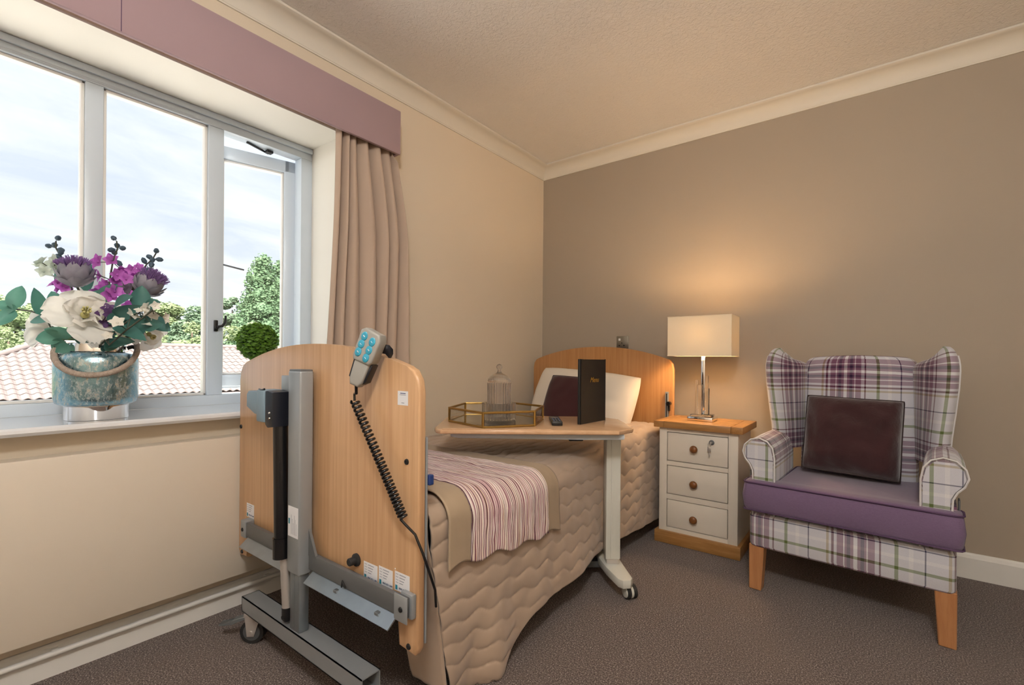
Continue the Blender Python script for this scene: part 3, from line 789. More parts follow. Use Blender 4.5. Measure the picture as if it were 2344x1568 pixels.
# actuator
mt = B()
prism(mt, [(.362, -2.335, .836), (.362, -2.335, .878), (.375, -2.335, .890), (.462, -2.335, .890), (.462, -2.335, .812), (.42, -2.335, .815)], (0, .055, 0), .006, 2)
act = fin('actuator_motor', mt, 'motor', bed, 40, label='slate blue lifting motor')
b = B(); prism(b, [(.516, -2.345, .790), (.516, -2.345, .896), (.53, -2.345, .898), (.565, -2.345, .893), (.565, -2.345, .785), (.53, -2.345, .780)], (0, .06, 0), .006, 2)
fin('gearbox', b, 'navy', act, 40)
b = B(); box(b, .4615, .5155, -2.3475, -2.286, .795, .8985, .006); fin('gearbox_collar', b, 'motor', act, 40)
for z_ in (.812, .829):
    b = B(); lathe_closed(b, [(.004, 0), (.003, .003)], (.551, -2.3455, z_), 12, Matrix.Rotation(PI / 2, 3, 'X')); fin('screw', b, 'chrome', act, 40)
b = B(); tube(b, [(.466, -2.335, .896), (.47, -2.34, .899), (.487, -2.342, .897), (.51, -2.343, .901)], .0035, 8); fin('wire', b, 'black', act, 60)
b = B(); cyl(b, (.553, -2.312, .785), (.566, -2.312, .40), .022, seg=24); cyl(b, (.5648, -2.312, .435), (.567, -2.312, .372), .026, seg=24); fin('actuator_tube', b, 'blackgloss', act, 40)
b = B(); cyl(b, (.567, -2.30, .372), (.580, -2.298, .215), .0165, seg=24); fin('piston', b, 'silver', act, 40)
b = B(); box(b, .566, .594, -2.313, -2.281, .172, .216, .006); cyl(b, (.58, -2.316, .186), (.58, -2.278, .186), .006, seg=10); fin('clevis', b, 'black', act, 40)
# cross rail under footboard with tilted flange
b = B(); box(b, .235, 1.125, -2.281, -2.2665, .352, .402, .002); rail = fin('cross_rail', b, 'steel_d', bed, 30)
b = B(); box(b, 1.088, 1.133, -2.2665, -2.2505, .345, .407, .004); box(b, 1.085, 1.135, -2.2845, -2.281, .342, .409, .004); fin('rail_bracket', b, 'steel', rail, 30)
b = B(); box(b, .205, .243, -2.2845, -2.2505, .345, .407, .004); fin('rail_bracket', b, 'steel', rail, 30)
bolt(rail, 1.112, .374, -2.2846, .007); bolt(rail, .224, .374, -2.2846, .007)
b = B(); prism(b, [(0, -2.272, .352), (0, -2.276, .346), (0, -2.306, .322), (0, -2.308, .325), (0, -2.276, .352)], (.40, 0, 0)); bmesh.ops.translate(b, verts=b.verts, vec=(.69, 0, 0)); fin('hinged_flange', b, 'zinc', rail)
b = B(); prism(b, [(0, -2.272, .352), (0, -2.276, .346), (0, -2.306, .322), (0, -2.308, .325), (0, -2.276, .352)], (.33, 0, 0)); bmesh.ops.translate(b, verts=b.verts, vec=(.252, 0, 0)); fin('hinged_flange', b, 'zinc', rail)
for x_ in (.83, 1.02):
    b = B(); box(b, x_, x_ + .016, -2.297, -2.278, .336, .344, .002); fin('hinge_lug', b, 'zinc', rail)
b = B(); tube(b, [(.852, -2.283, .352), (.862, -2.287, .374), (.873, -2.283, .355)], .0022, 6); fin('spring_clip', b, 'black', rail)
# base beam
b = B(); x0, x1, y0, y1, z0, z1, w = .285, .990, -2.311, -2.252, .108, .160, .003
box(b, x0, x1, y0, y1, z1 - w, z1); box(b, x0, x1, y0, y1, z0, z0 + w); box(b, x0, x1, y0, y0 + w, z0, z1); box(b, x0, x1, y1 - w, y1, z0, z1); box(b, x0, x0 + w, y0, y1, z0, z1)
bb = fin('base_beam', b, 'steel', bed, 30)
b = B(); lathe_closed(b, [(.009, 0), (.009, .01), (.005, .012)], (.972, -2.297, .111), 10); fin('castor_bolt', b, 'chrome', bb, 40)
def castor(x_, y_, r=.041, zt=.108, pedal=True, rot=0.0):
    cm = Matrix.Translation((x_, y_, 0)) @ Matrix.Rotation(rot, 4, 'Z')
    def done(nm, bm, mat, par, sm_=40): place(bm, cm); return fin(nm, bm, mat, par, sm_)
    b = B(); cyl(b, (0, -.016, r), (0, .016, r), r, seg=30); cs = done('castor', b, 'rubber', bed)
    b = B(); cyl(b, (0, -.0175, r), (0, .0175, r), r * .72, seg=26); done('wheel_disc', b, 'greyrubber', cs)
    b = B(); cyl(b, (0, -.028, r), (0, .028, r), .008, seg=14); done('axle', b, 'silver', cs)
    b = B()
    for s_ in (-1, 1):
        prism(b, [(-.012, s_ * .022, r - .012), (.012, s_ * .022, r - .012), (.034, s_ * .022, zt - .012), (-.02, s_ * .022, zt - .012)], (0, .003 * s_, 0))
    box(b, -.024, .04, -.025, .025, zt - .014, zt, .002); done('fork', b, 'silver', cs, 30)
    if pedal:
        b = B(); pr = [(-.005, .0985), (-.07, .080), (-.080, .070), (-.115, .066), (-.118, .059), (-.072, .062), (-.06, .072), (-.005, .088)]
        prism(b, [(q, -.014, z) for q, z in pr], (0, .028, 0), .002, 1); done('brake_pedal', b, 'zinc', cs, 30)
castor(.315, -2.282, rot=R(38)); castor(.93, -2.282, pedal=False); castor(.30, -.30, pedal=False); castor(.90, -.30, pedal=False)
b = B(); box(b, .26, .94, -.33, -.27, .108, .16, .003); box(b, .6, .672, -.33, -.285, .16, .4, .003); fin('head_beam', b, 'steel', bed, 30)
b = B(); box(b, .17, 1.02, -2.17, -.23, .36, .42, .006); fin('bed_deck', b, 'steel', bed, 30)
b = B(); box(b, .15, 1.02, -2.165, -.235, .422, .55, .04, 3); fin('mattress', b, 'mattress', bed, 40)

# ------------------------------------------------------------------ handset with coiled cable
hs = thing('bed_handset', 'grey six-button bed handset clipped over the footboard', 'remote control', (.985, -2.31, .94))
HM = Matrix.Translation((.958, -2.312, .935)) @ Matrix.Rotation(R(20), 4, 'Y') @ Matrix.Rotation(R(-8), 4, 'X') @ Matrix.Rotation(R(20), 4, 'Z')
def loc_prism(bm, pts, y0, y1, bev, mi=0, seg=3): prism(bm, [HM @ Vector((x_, y0, z_)) for x_, z_ in pts], (HM.to_3x3() @ Vector((0, y1 - y0, 0))), bev, seg, mi)
b = B()
loc_prism(b, [(-.024, .060), (.024, .060), (.032, .072), (.034, .132), (.026, .146), (-.020, .150), (-.030, .142), (-.030, .072)], -.018, .020, .006)
body = fin('handset_head', b, 'handset', hs, 40)
b = B(); loc_prism(b, [(-.013, -.006), (.013, -.006), (.022, .01), (.025, .066), (-.023, .066), (-.020, .01)], -.013, .018, .007); fin('handset_grip', b, 'handset', hs, 40)
k = 0
for cx, zz in ((-.013, .128), (-.014, .106), (-.015, .084), (.014, .122), (.013, .099), (.012, .077)):
    b = B(); mxx = HM @ Matrix.Translation((cx, -.0178, zz)) @ Matrix.Rotation(PI / 2, 4, 'X') @ Matrix.Diagonal((1, 1.28, 1, 1))
    rg = [(.0096, 0), (.0094, .0012), (.0070, .0022), (.001, .0026)]
    for r_, h_ in [(0, 0)]: pass
    c0 = mxx.translation; m33 = mxx.to_3x3(); lathe_closed(b, rg, c0, 20, m33); bt = fin('button', b, 'teal', body, 60)
    b = B(); box(b, -.003, .003, -.0004, .0004, -.0005, .0005 if k % 2 else .0016, mx=HM @ Matrix.Translation((cx, -.0206, zz)) @ Matrix.Rotation(.5, 4, 'Y')); fin('button_symbol', b, 'paper', body); k += 1
b = B(); loc_prism(b, [(.014, .0), (.027, .012), (.031, .064), (.014, .066)], -.006, .024, .004); loc_prism(b, [(-.026, .012), (-.019, .008), (-.022, .066), (-.029, .066)], -.006, .024, .002)
fin('holder', b, 'navy', hs, 40)
b = B()
hookpts = [(.024, .122, .020), (.036, .124, .032), (.044, .116, .042), (.045, .104, .048), (.040, .092, .050)]
w_ = Vector((0, 0, .018))
vv = [[bm_ for bm_ in (b.verts.new(HM @ Vector((x_, y_, z_))), b.verts.new(HM @ Vector((x_ - .004, y_, z_ - .026))))] for x_, z_, y_ in hookpts]
for a_, c_ in zip(vv, vv[1:]): b.faces.new((a_[0], a_[1], c_[1], c_[0]))
hk = fin('hook', b, 'navy', hs, 60); solidify(hk, .003, 0)
# cable: straight stub, coil, straight tail to the bed side
b = B()
p0 = HM @ Vector((0, .002, -.005)); pA = Vector((.918, -2.29, .885)); pB = Vector((1.108, -2.275, .600))
tube(b, [p0, p0 + Vector((-.002, .002, -.022)), pA + Vector((-.001, 0, .02)), pA], [.0042, .0042, .0034, .0034], 10)
N, TURNS = 620, 31; path = []
ax = (pB - pA)
for i in range(N + 1):
    f = i / N; c_ = pA + ax * f + Vector((.010, 0, -.012)) * math.sin(PI * f) * 1.2
    tdir = (ax + Vector((.010, 0, -.012)) * 1.2 * PI * math.cos(PI * f)).normalized(); u_, w2 = frame_of(tdir)
    a_ = f * TURNS * 2 * PI; rr = .0098
    path.append(c_ + (u_ * math.cos(a_) + w2 * math.sin(a_)) * rr)
tube(b, path, .0036, 6)
tube(b, [path[-1], pB + Vector((.012, -.004, -.012)), Vector((1.145, -2.268, .565)), Vector((1.168, -2.262, .52)), Vector((1.18, -2.25, .47)), Vector((1.172, -2.225, .42)), Vector((1.15, -2.2, .36))], .0034, 8)
fin('coiled_cable', b, 'blackgloss', hs, 60)

# ------------------------------------------------------------------ bedding
BX0, BX1 = .118, 1.108
def ztop(x_, y_):
    z = .578 + .030 * sm(-1.75, -2.10, y_) + .040 * sm(-1.15, -.55, y_)
    z += .010 * nz3(x_ * 2.3, y_ * 2.1, 3.3)
    return z
def zhem(y_):
    return .148 - .03 * sm(-1.2, -1.7, y_) - .118 * sm(-1.68, -1.97, y_) + .012 * math.sin(y_ * 7) - .055 * sm(-1.15, -.6, y_)
def bx1(y_): return BX1 - .058 * sm(-1.9, -1.0, y_)
def section(q, y_, off=0.0):
    """q metres across: left hang, top, rounded edge, right hang. returns point, normal"""
    Lh, r_ = .12, .06
    BXR = bx1(y_); W_ = BXR - BX0
    zl = ztop(BX0 + .05, y_)
    if q < Lh: return Vector((BX0 - .002 - off * .4, y_, zl - (Lh - q))), Vector((-1, 0, 0))
    q -= Lh
    if q < W_ - r_:
        x_ = BX0 + q; z = ztop(x_, y_); ed = sm(.0, .05, q)
        return Vector((x_, y_, z - .02 * (1 - ed) + off)), Vector((0, 0, 1))
    q -= W_ - r_
    arc = PI / 2 * r_
    if q < arc:
        a = q / r_; n = Vector((math.sin(a), 0, math.cos(a)))
        return Vector((BXR - r_, y_, ztop(BXR - r_, y_) - r_)) + n * (r_ + off), n
    q -= arc
    zt = ztop(BXR - r_, y_) - r_
    fl = q / .45; hd = 1 - .85 * sm(-1.55, -1.0, y_)
    fold = (.010 + .012 * fl) * math.sin(y_ * 9.0 + 1.0) * fl + .016 * fl * fl * math.sin(y_ * 23 + 2 * fl) * sm(-1.5, -2.1, y_)
    ff = sm(-1.6, -2.05, y_)
    return Vector((BXR + ((.012 * fl + .034 * fl * fl) * (1 - 1.7 * ff) + fold) * hd + off, y_, zt - q)), Vector((1, 0, .08)).normalized()
def hang(y_): return ztop(BX1 - .06, y_) - .06 - zhem(y_)
def quilt(u, v):
    d, A, lam = .060, .013, .125
    w_ = (v + A * (.65 + .6 * nz3(u * 4, v * 4, 7)) * math.sin(2 * PI * (u + .55 * v) / lam + 1.6 * nz3(u * 2.2, v * 6, 9)) + .012 * nz3(u * 3.1, v * 2, 4)) / d
    return .0082 * (abs(math.sin(PI * w_)) ** .36 - .6)
YH, YF = -.265, -2.185
def spread_pt(s, t):
    y_ = YH + (YF - YH) * t
    Q = .12 + (bx1(y_) - BX0 - .06) + PI / 2 * .06 + hang(y_)
    q = s * Q
    hangfrac = max(0, (q - (Q - hang(y_))) / max(.05, hang(y_)))
    yy = y_ + .115 * hangfrac ** 1.3 * sm(-1.75, YF, y_)
    p, n = section(q, y_)
    edge = sm(0, .035, Q - q)
    h = quilt(y_, q) * (.35 + .65 * edge)
    wr = (.006 * nz3(yy * 5, q * 5, 0.5) + .0028 * nz3(yy * 17, q * 13, 2.5)) * (1 + hangfrac)
    p = p + n * (h + wr); p.y = yy
    if p.z < .006: p.z = .006
    return p
b = B(); grid(b, 300, 340, spread_pt)
# flap hanging over the foot end, between mattress and footboard
def flap_pt(s, t):
    x_ = BX0 + .01 + (BX1 - BX0 - .012) * s; z = ztop(x_, YF) - .004 - t * (ztop(x_, YF) - (.43 - .368 * sm(.88, .965, x_)))
    fl = t
    y_ = YF - .004 - .014 * math.sin(PI * min(1, t * 3)) + .085 * t * sm(.6, 1, s) + .012 * math.sin(x_ * 22) * t
    x2 = x_ - .012 * t * sm(.8, 1, s)
    return Vector((x2, y_ + quilt(z, x_) * .5 + .012 * t, z))
grid(b, 90, 60, flap_pt)
sp = fin('bedspread', b, 'quilt', None, 180, 'taupe wave-quilted bedspread draping off the bed to the floor', 'bedspread', norm=False)
solidify(sp, .006, -1)

thr = thing('bed_runner', 'striped wine and cream bed runner across the foot of the bed', 'bed runner', (.7, -1.83, .6))
TQ = .12 + (BX1 - BX0 - .06) + PI / 2 * .06 + .125
def runner(name, y0, y1, nu, nv, mat, crinkle, off, q0=.02):
    def f(s, t):
        y_ = y0 + (y1 - y0) * t; q = q0 + (TQ - q0) * s + .008 * math.sin(y_ * 40) * s ** 8
        p, n = section(q, y_, off)
        sk = -.055 * sm(.55, 1.0, s) * 0
        c = crinkle * (nz3(y_ * 60, q * 9, 2) * .6 + nz3(y_ * 22, q * 24, 5) * .8)
        skew = .02 * sm(.75, 1, s)
        p = p + n * c; p.y -= skew * 0; return p
    b = B(); grid(b, nu, nv, f, uv=lambda s, t: (y0 + (y1 - y0) * t, s * TQ))
    o = fin(name, b, mat, thr, 180, norm=False); solidify(o, .005, -1); return o
runner('striped_panel', -1.625, -2.045, 220, 90, 'stripe', .0045, .021)
runner('border', -1.536, -1.625, 200, 12, 'taupecloth', .0012, .019)
runner('border', -2.045, -2.135, 200, 12, 'taupecloth', .0012, .019)
for y_ in (-1.625, -2.045):
    b = B(); tube(b, [section(.02 + (TQ - .02) * k / 80, y_, .0225)[0] for k in range(81)], .0022, 6); fin('seam_piping', b, 'piping', thr, 60)

def pillow_mesh(bm, w, h, t, n=28, pinch=.06, seed=0, wr=.006, flange=0.0):
    top = {}
    def f(i, j, sgn):
        u = i / n * 2 - 1; v = j / n * 2 - 1
        k = (1 - abs(u) ** 2.6) * (1 - abs(v) ** 2.6)
        k = max(0, k) ** .42
        # sides curve in between the corners
        x_ = u * w / 2 * (1 - pinch * (1 - v * v) * abs(u) ** 3); z_ = v * h / 2 * (1 - pinch * (1 - u * u) * abs(v) ** 3)
        rc = 1 - .085 * (abs(u) * abs(v)) ** 2.2; x_ *= rc; z_ *= rc
        y_ = sgn * t / 2 * k
        y_ += wr * nz3(u * 3 + seed, v * 3, sgn) * k + wr * .6 * nz3(u * 9 + seed, v * 2, sgn) * (1 - k) * min(1, k * 4)
        return Vector((x_, y_, z_))
    lay = bm.loops.layers.uv.verify()
    vs_ = {}
    for sgn in (-1, 1):
        for i in range(n + 1):
            for j in range(n + 1):
                edge = i in (0, n) or j in (0, n)
                key = (i, j, 0 if edge else sgn)
                if key not in vs_: vs_[key] = bm.verts.new(f(i, j, 0 if edge else sgn))
        for i in range(n):
            for j in range(n):
                q = [(i, j), (i + 1, j), (i + 1, j + 1), (i, j + 1)]
                if sgn > 0: q = q[::-1]
                vq = [vs_[(a, c, 0 if (a in (0, n) or c in (0, n)) else sgn)] for a, c in q]
                bm.faces.new(vq)
    rim = [vs_[(i, 0, 0)].co.copy() for i in range(n)] + [vs_[(n, j, 0)].co.copy() for j in range(n)] + [vs_[(n - i, n, 0)].co.copy() for i in range(n)] + [vs_[(0, n - j, 0)].co.copy() for j in range(n)]
    return rim
PMX = Matrix.Translation((.565, -.375, .765)) @ Matrix.Rotation(R(4.2), 4, 'Y') @ Matrix.Rotation(R(-26), 4, 'X')
b = B(); pillow_mesh(b, .76, .385, .17, 30, .05, 3, .008); place(b, PMX)
fin('white_pillow', b, 'linen', None, 180, 'cream white pillow leaning against the headboard', 'pillow')
CMX = Matrix.Translation((.568, -.535, .738)) @ Matrix.Rotation(R(3), 4, 'Y') @ Matrix.Rotation(R(-24), 4, 'X')
b = B(); rim = pillow_mesh(b, .385, .37, .13, 24, .07, 8, .006); place(b, CMX)
cu_ = thing('bed_cushion', 'dark plum cushion in front of the white pillow', 'cushion', (.6, -.53, .59))
fin('cover', b, 'plum', cu_, 180)
b = B(); tube(b, [CMX @ p for p in rim], .004, 6, closed=True); fin('piping', b, 'piping_dark', cu_, 60)
# ------------------------------------------------------------------ overbed table (turned about 37 degrees to the bed)
TM = Matrix((RT, FW, UP)).transposed().to_4x4(); TM.translation = Vector((CAM.x, CAM.y, 0))
def T(l, d, z): return TM @ Vector((l, d, z))
tb_o = T(.455, 2.12, 0)
tab = thing('overbed_table', 'maple topped overbed table on a cream steel column', 'table', tb_o)
ZT = .72
top = [(-.285, 1.886), (.432, 1.886), (.505, 1.955), (.515, 1.985), (.515, 2.26), (.44, 2.365), (-.235, 2.375), (-.295, 2.345), (-.318, 2.28), (-.318, 1.945), (-.306, 1.905)]
b = B(); prism(b, [T(l, d, ZT - .019) for l, d in top], (0, 0, .019), .006, 3); tt = fin('table_top', b, 'tablelam', tab, 40)
b = B(); prism(b, [T(l, d, ZT - .001) for l, d in ((-.28, 1.889), (.14, 1.889), (.165, 1.897), (-.28, 1.899))], (0, 0, .0045), .0015, 1); fin('raised_lip', b, 'tablelam', tt, 40)
b = B(); prism(b, [T(l, d, ZT - .043) for l, d in ((-.22, 1.935), (.30, 1.92), (.462, 1.92), (.462, 2.2), (.30, 2.2), (-.22, 2.18), (-.255, 2.12), (-.255, 1.97))], (0, 0, .0235), .006, 2); fin('support_beam', b, 'bluewhite', tab, 40)
for l in (-.20, .36):
    b = B(); p = T(l, 1.97, ZT - .048); lathe_closed(b, [(.007, 0), (.009, .003), (.009, .006)], p, 10); fin('screw_cap', b, 'white', tab)
b = B(); box(b, .24, .30, 1.96, 2.02, ZT - .056, ZT - .0435, .004, 2, TM); fin('height_lever', b, 'black', tab, 40)
b = B(); box(b, .422, .4875, 2.085, 2.155, .118, ZT - .0435, .006, 2, TM); box(b, .444, .452, 2.0825, 2.0855, .125, ZT - .05, .001, 1, TM)
col_ = fin('column', b, 'offwhite', tab, 40)
b = B(); box(b, .427, .4825, 2.09, 2.15, .095, .118, .003, 2, TM); fin('inner_column', b, 'silver', col_, 30)
foot = [(.433, 2.30), (.408, 2.235), (.403, 2.15), (.418, 2.05), (.449, 1.955), (.466, 1.940), (.498, 1.944), (.512, 1.968), (.495, 2.10), (.492, 2.15), (.50, 2.235), (.52, 2.30), (.50, 2.33), (.45, 2.33)]
b = B(); prism(b, [T(l, d, .058 + .008 * (d > 1.97)) for l, d in foot], (0, 0, .036), .005, 2); ft = fin('base_foot', b, 'offwhite', tab, 40)
b = B(); box(b, -.22, .43, 2.17, 2.22, .045, .075, .005, 2, TM); fin('base_bar', b, 'steel_d', tab, 40)
b = B(); box(b, -.27, -.21, 1.93, 2.31, .055, .09, .008, 2, TM); fin('base_foot', b, 'offwhite', tab, 40)
def twin(l, d):
    r_ = .028; a = Vector((RT.x * .8 + FW.x * .25, RT.y * .8 + FW.y * .25, 0)).normalized(); c_ = T(l, d, r_)
    b = B()
    for s_ in (-1, 1): cyl(b, c_ + a * (s_ * .006), c_ + a * (s_ * .022), r_, seg=26)
    w_ = fin('castor', b, 'rubber', tab, 40)
    b = B()
    for s_ in (-1, 1): lathe_closed(b, [(r_ * .8, 0), (r_ * .72, .004), (.004, .006)], c_ + a * (s_ * .0215), 24, a.to_track_quat('Z', 'Y').to_matrix() @ (Matrix.Identity(3) if s_ > 0 else Matrix.Rotation(PI, 3, 'X')))
    fin('hub_cap', b, 'offwhite', w_, 40)
    b = B(); cyl(b, c_ - a * .0055, c_ + a * .0055, r_ * .96, seg=22); cyl(b, c_ + Vector((0, 0, .02)), c_ + Vector((0, 0, .042)), .007, seg=10); fin('castor_body', b, 'offwhite', w_, 40)
for l, d in ((.505, 1.985), (.47, 2.30), (-.24, 1.955), (-.24, 2.285)): twin(l, d)

# hexagonal tray
hx = [(.533, -1.541), (.784, -1.600), (.907, -1.408), (.803, -1.190), (.586, -1.153), (.431, -1.328)]
tray = thing('hexagonal_tray', 'brass framed hexagonal glass tray with mirrored base on the table', 'tray', (.674, -1.37, ZT))
cen = Vector((.674, -1.37, 0)); z0, z1 = ZT + .0045, ZT + .063
for k in range(6):
    a_, c_ = Vector((*hx[k], 0)), Vector((*hx[(k + 1) % 6], 0))
    for z_, nm in ((z0, 'bottom_rail'), (z1, 'top_rail')):
        b = B(); tube(b, [a_ + Vector((0, 0, z_)), c_ + Vector((0, 0, z_))], .0054, 6); fin(nm, b, 'brass', tray, 60)
    b = B(); tube(b, [a_ + Vector((0, 0, ZT + .001)), a_ + Vector((0, 0, z1 + .004))], .0054, 6); fin('corner_post', b, 'brass', tray, 60)
    b = B(); n_ = (c_ - a_).normalized(); q = [a_ + n_ * .004 + Vector((0, 0, z0 + .003)), c_ - n_ * .004 + Vector((0, 0, z0 + .003)), c_ - n_ * .004 + Vector((0, 0, z1 - .003)), a_ + n_ * .004 + Vector((0, 0, z1 - .003))]
    prism(b, q, n_.cross(Vector((0, 0, 1))) * .0015); fin('glass_side', b, 'traypane', tray)
b = B(); prism(b, [Vector((x_, y_, ZT + .0035)) * 1 for x_, y_ in hx], (0, 0, .003)); fin('mirror_base', b, 'mirror', tray)

# glass dish and lidded jar
jc = T(-.058, 2.155, 0); jx, jy = jc.x, jc.y; zb_ = ZT + .0075
b = B()
lathe(b, [(.001, 0), (.066, 0), (.071, .004), (.072, .070), (.0735, .076), (.070, .077), (.067, .070), (.0655, .010), (.001, .008)], (jx, jy, zb_), 216, None, 30, .0055)
fin('glass_dish', b, 'ribbed', None, 60, 'low ribbed glass dish standing in the hexagonal tray', 'dish')
jar = thing('glass_jar', 'tall ribbed glass jar with domed lid standing in the dish', 'jar', (jx, jy, zb_ + .009))
b = B(); lathe(b, [(.001, .001), (.044, .001), (.0485, .006), (.0485, .150), (.050, .160), (.047, .160), (.0445, .15), (.0445, .012), (.001, .009)], (jx, jy, zb_ + .009), 192, None, 24, .0055); fin('jar_body', b, 'ribbed', jar, 60)
b = B(); lathe(b, [(.001, .163), (.050, .163), (.0515, .168), (.049, .178), (.038, .190), (.022, .199), (.012, .204), (.0085, .210), (.0095, .213), (.0065, .216), (.0075, .220), (.011, .226), (.0125, .233), (.010, .241), (.004, .245), (.0005, .2455)], (jx, jy, zb_ + .009), 96, None, 32, .0014); fin('jar_lid', b, 'ribbed', jar, 60)

# menu
mn = thing('menu_folder', 'black standing menu folder with gold lettering', 'menu', (1.03, -1.15, ZT))
A_, B_ = Vector((1.029, -1.233, 0)), Vector((1.042, -1.023, 0)); C_ = Vector((.935, -1.045, 0))
def cover(nm, p, q, th):
    d_ = (q - p).normalized(); n_ = Vector((d_.y, -d_.x, 0))
    b = B(); mxx = Matrix((d_, n_, UP)).transposed().to_4x4(); mxx.translation = p + Vector((0, 0, ZT + .001))
    box(b, 0, (q - p).length, -th / 2, th / 2, 0, .285, .0015, 2, mxx); return fin(nm, b, 'leather', mn, 40), mxx
cv, mxx = cover('front_cover', A_, B_, .004)
cover('back_cover', A_ + Vector((-.012, .004, 0)), C_, .004)
b = B(); tube(b, [A_ + Vector((-.006, 0, ZT + .001)), A_ + Vector((-.006, 0, ZT + .286))], .007, 10); fin('spine', b, 'leather', mn, 60)
d_ = (B_ - A_).normalized(); n_ = Vector((d_.y, -d_.x, 0))
tm_ = Matrix((d_, UP, n_)).transposed().to_4x4(); tm_.translation = A_ + d_ * .112 + n_ * .0022 + Vector((0, 0, ZT + .193))
text('menu_lettering', 'Menu', .033, 'gold', mn, tm_, .35)

# remote
rm = thing('tv_remote', 'small black remote control lying on the overbed table', 'remote control', (.915, -1.25, ZT))
ra = Vector((-.60, .80, 0)).normalized(); RM = Matrix((Vector((ra.y, -ra.x, 0)), ra, UP)).transposed().to_4x4(); RM.translation = Vector((.915, -1.255, ZT + .0008))
b = B(); box(b, -.023, .023, -.10, .10, 0, .018, .004, 2, RM); rb = fin('body', b, 'black', rm, 40)
b = B(); box(b, -.017, .017, .045, .055, .018, .0188, .0003, 1, RM); fin('silver_strip', b, 'silver', rm)
for i in range(5):
    for j in range(3):
        b = B(); lathe_closed(b, [(.0042, 0), (.0036, .002)], RM @ Vector((-.012 + j * .012, -.08 + i * .022, .018)), 10); fin('button', b, 'greyrubber' if (i + j) % 3 else 'printdark', rm)

# ------------------------------------------------------------------ bedside cabinet
bs = thing('bedside_cabinet', 'cream three-drawer bedside cabinet with oak top', 'bedside cabinet', (1.30, -.31, 0))
x0, x1, yf, yb = 1.101, 1.506, -.462, -.155
b = B()
box(b, x0, x0 + .042, yf, yf + .02, .065, .636, .002); box(b, x1 - .046, x1, yf, yf + .02, .065, .636, .002)
DZ = [(.452, .612), (.270, .429), (.088, .242)]
for za, zb2 in ((.612, .636), (.429, .452), (.242, .270), (.065, .088)): box(b, x0 + .042, x1 - .046, yf, yf + .02, za, zb2, .0008, 1)
box(b, x0, x0 + .018, yf + .02, yb, .065, .636, .001, 1); box(b, x1 - .018, x1, yf + .02, yb, .065, .636, .001, 1); box(b, x0 + .018, x1 - .018, yb - .01, yb, .065, .636)
fin('carcass', b, 'nbody', bs, 30)
for k, (za, zb2) in enumerate(DZ):
    b = B(); box(b, x0 + .0455, x1 - .0495, yf + .003, yf + .02, za + .0035, zb2 - .0035, .0015); box(b, x0 + .06, x1 - .06, yf + .02, yb - .02, za + .01, zb2 - .03)
    dr = fin('drawer', b, 'nbody', bs, 30)
    b = B(); zc_ = (.533, .345, .157)[k]
    lathe_closed(b, [(.010, 0), (.009, .010), (.016, .014), (.0205, .020), (.0195, .026), (.012, .031), (.002, .033)], (1.292, yf + .0015, zc_), 24, Matrix.Rotation(PI / 2, 3, 'X')); fin('knob', b, 'knob', dr, 50)
    if k == 0:
        b = B(); lathe_closed(b, [(.0135, 0), (.0135, .003), (.010, .005), (.010, .008), (.003, .008)], (1.378, yf + .0015, .577), 20, Matrix.Rotation(PI / 2, 3, 'X')); fin('lock', b, 'steel_d', dr, 50)
b = B(); prism(b, [(1.083, -.480, 0.0005), (1.523, -.480, 0.0005), (1.523, yb + .01, 0.0005), (1.083, yb + .01, 0.0005)], (0, 0, .066), .004, 2); fin('plinth', b, 'oak', bs, 40)
for xa, xb, mt_ in ((1.078, 1.135, 'oak_v'), (1.1355, 1.476, 'oak'), (1.4765, 1.533, 'oak_v')):
    b = B()
    if mt_ == 'oak':
        for k in range(4):
            ya = -.492 + k * .088; bq = B(); box(bq, xa, xb, ya, ya + .0875, .6365, .672, .0025); fin('top_plank', bq, mt_, bs, 30)
        b.free()
    else: box(b, xa, xb, -.492, -.1405, .6365, .672, .003); fin('top_plank', b, mt_, bs, 30)
b = B(); kx, ky = 1.3765, yf - .0115
cyl(b, (1.378, yf - .0065, .577), (1.378, yf - .017, .577), .0045, seg=12); box(b, 1.3765, 1.3795, yf - .030, yf - .012, .570, .584, .001)
tube(b, [(1.372 + .008 * math.cos(a_), yf - .0185, .565 + .011 * math.sin(a_)) for a_ in [k * PI / 6 for k in range(12)]], .0012, 6, closed=True)
box(b, 1.362, 1.380, yf - .020, yf - .018, .532, .556, .005, 2); box(b, 1.3685, 1.3735, yf - .0198, yf - .0182, .502, .534, .0008, 1); box(b, 1.3735, 1.376, yf - .0198, yf - .0182, .508, .513)
fin('drawer_key', b, 'silver', None, 40, 'small metal keys hanging from the top drawer lock', 'key')

# ------------------------------------------------------------------ lamp
lx, ly, lz = 1.290, -.315, .6725
lamp = thing('table_lamp', 'crystal and chrome table lamp with cream rectangular shade', 'lamp', (lx, ly, lz))
b = B(); box(b, lx - .067, lx + .067, ly - .06, ly + .06, lz, lz + .022, .003); fin('base', b, 'chrome', lamp, 30)
b = B(); box(b, lx - .055, lx + .055, ly - .045, ly + .045, lz + .0222, lz + .034, .002); fin('crystal_plinth', b, 'clear', lamp, 30)
for dx_, w_, dy_, t_, h_ in ((-.012, .022, -.012, .02, .165), (.022, .026, .006, .012, .145), (-.036, .016, .018, .010, .190), (.008, .030, .03, .010, .215)):
    b = B(); box(b, lx + dx_ - w_ / 2, lx + dx_ + w_ / 2, ly + dy_ - t_ / 2, ly + dy_ + t_ / 2, lz + .0342, lz + .0342 + h_, .0015); fin('crystal_slab', b, 'clear', lamp, 30)
b = B(); box(b, lx - .010, lx + .010, ly + .004, ly + .018, lz + .0342, 1.075, .002); fin('stem', b, 'chrome', lamp, 30)
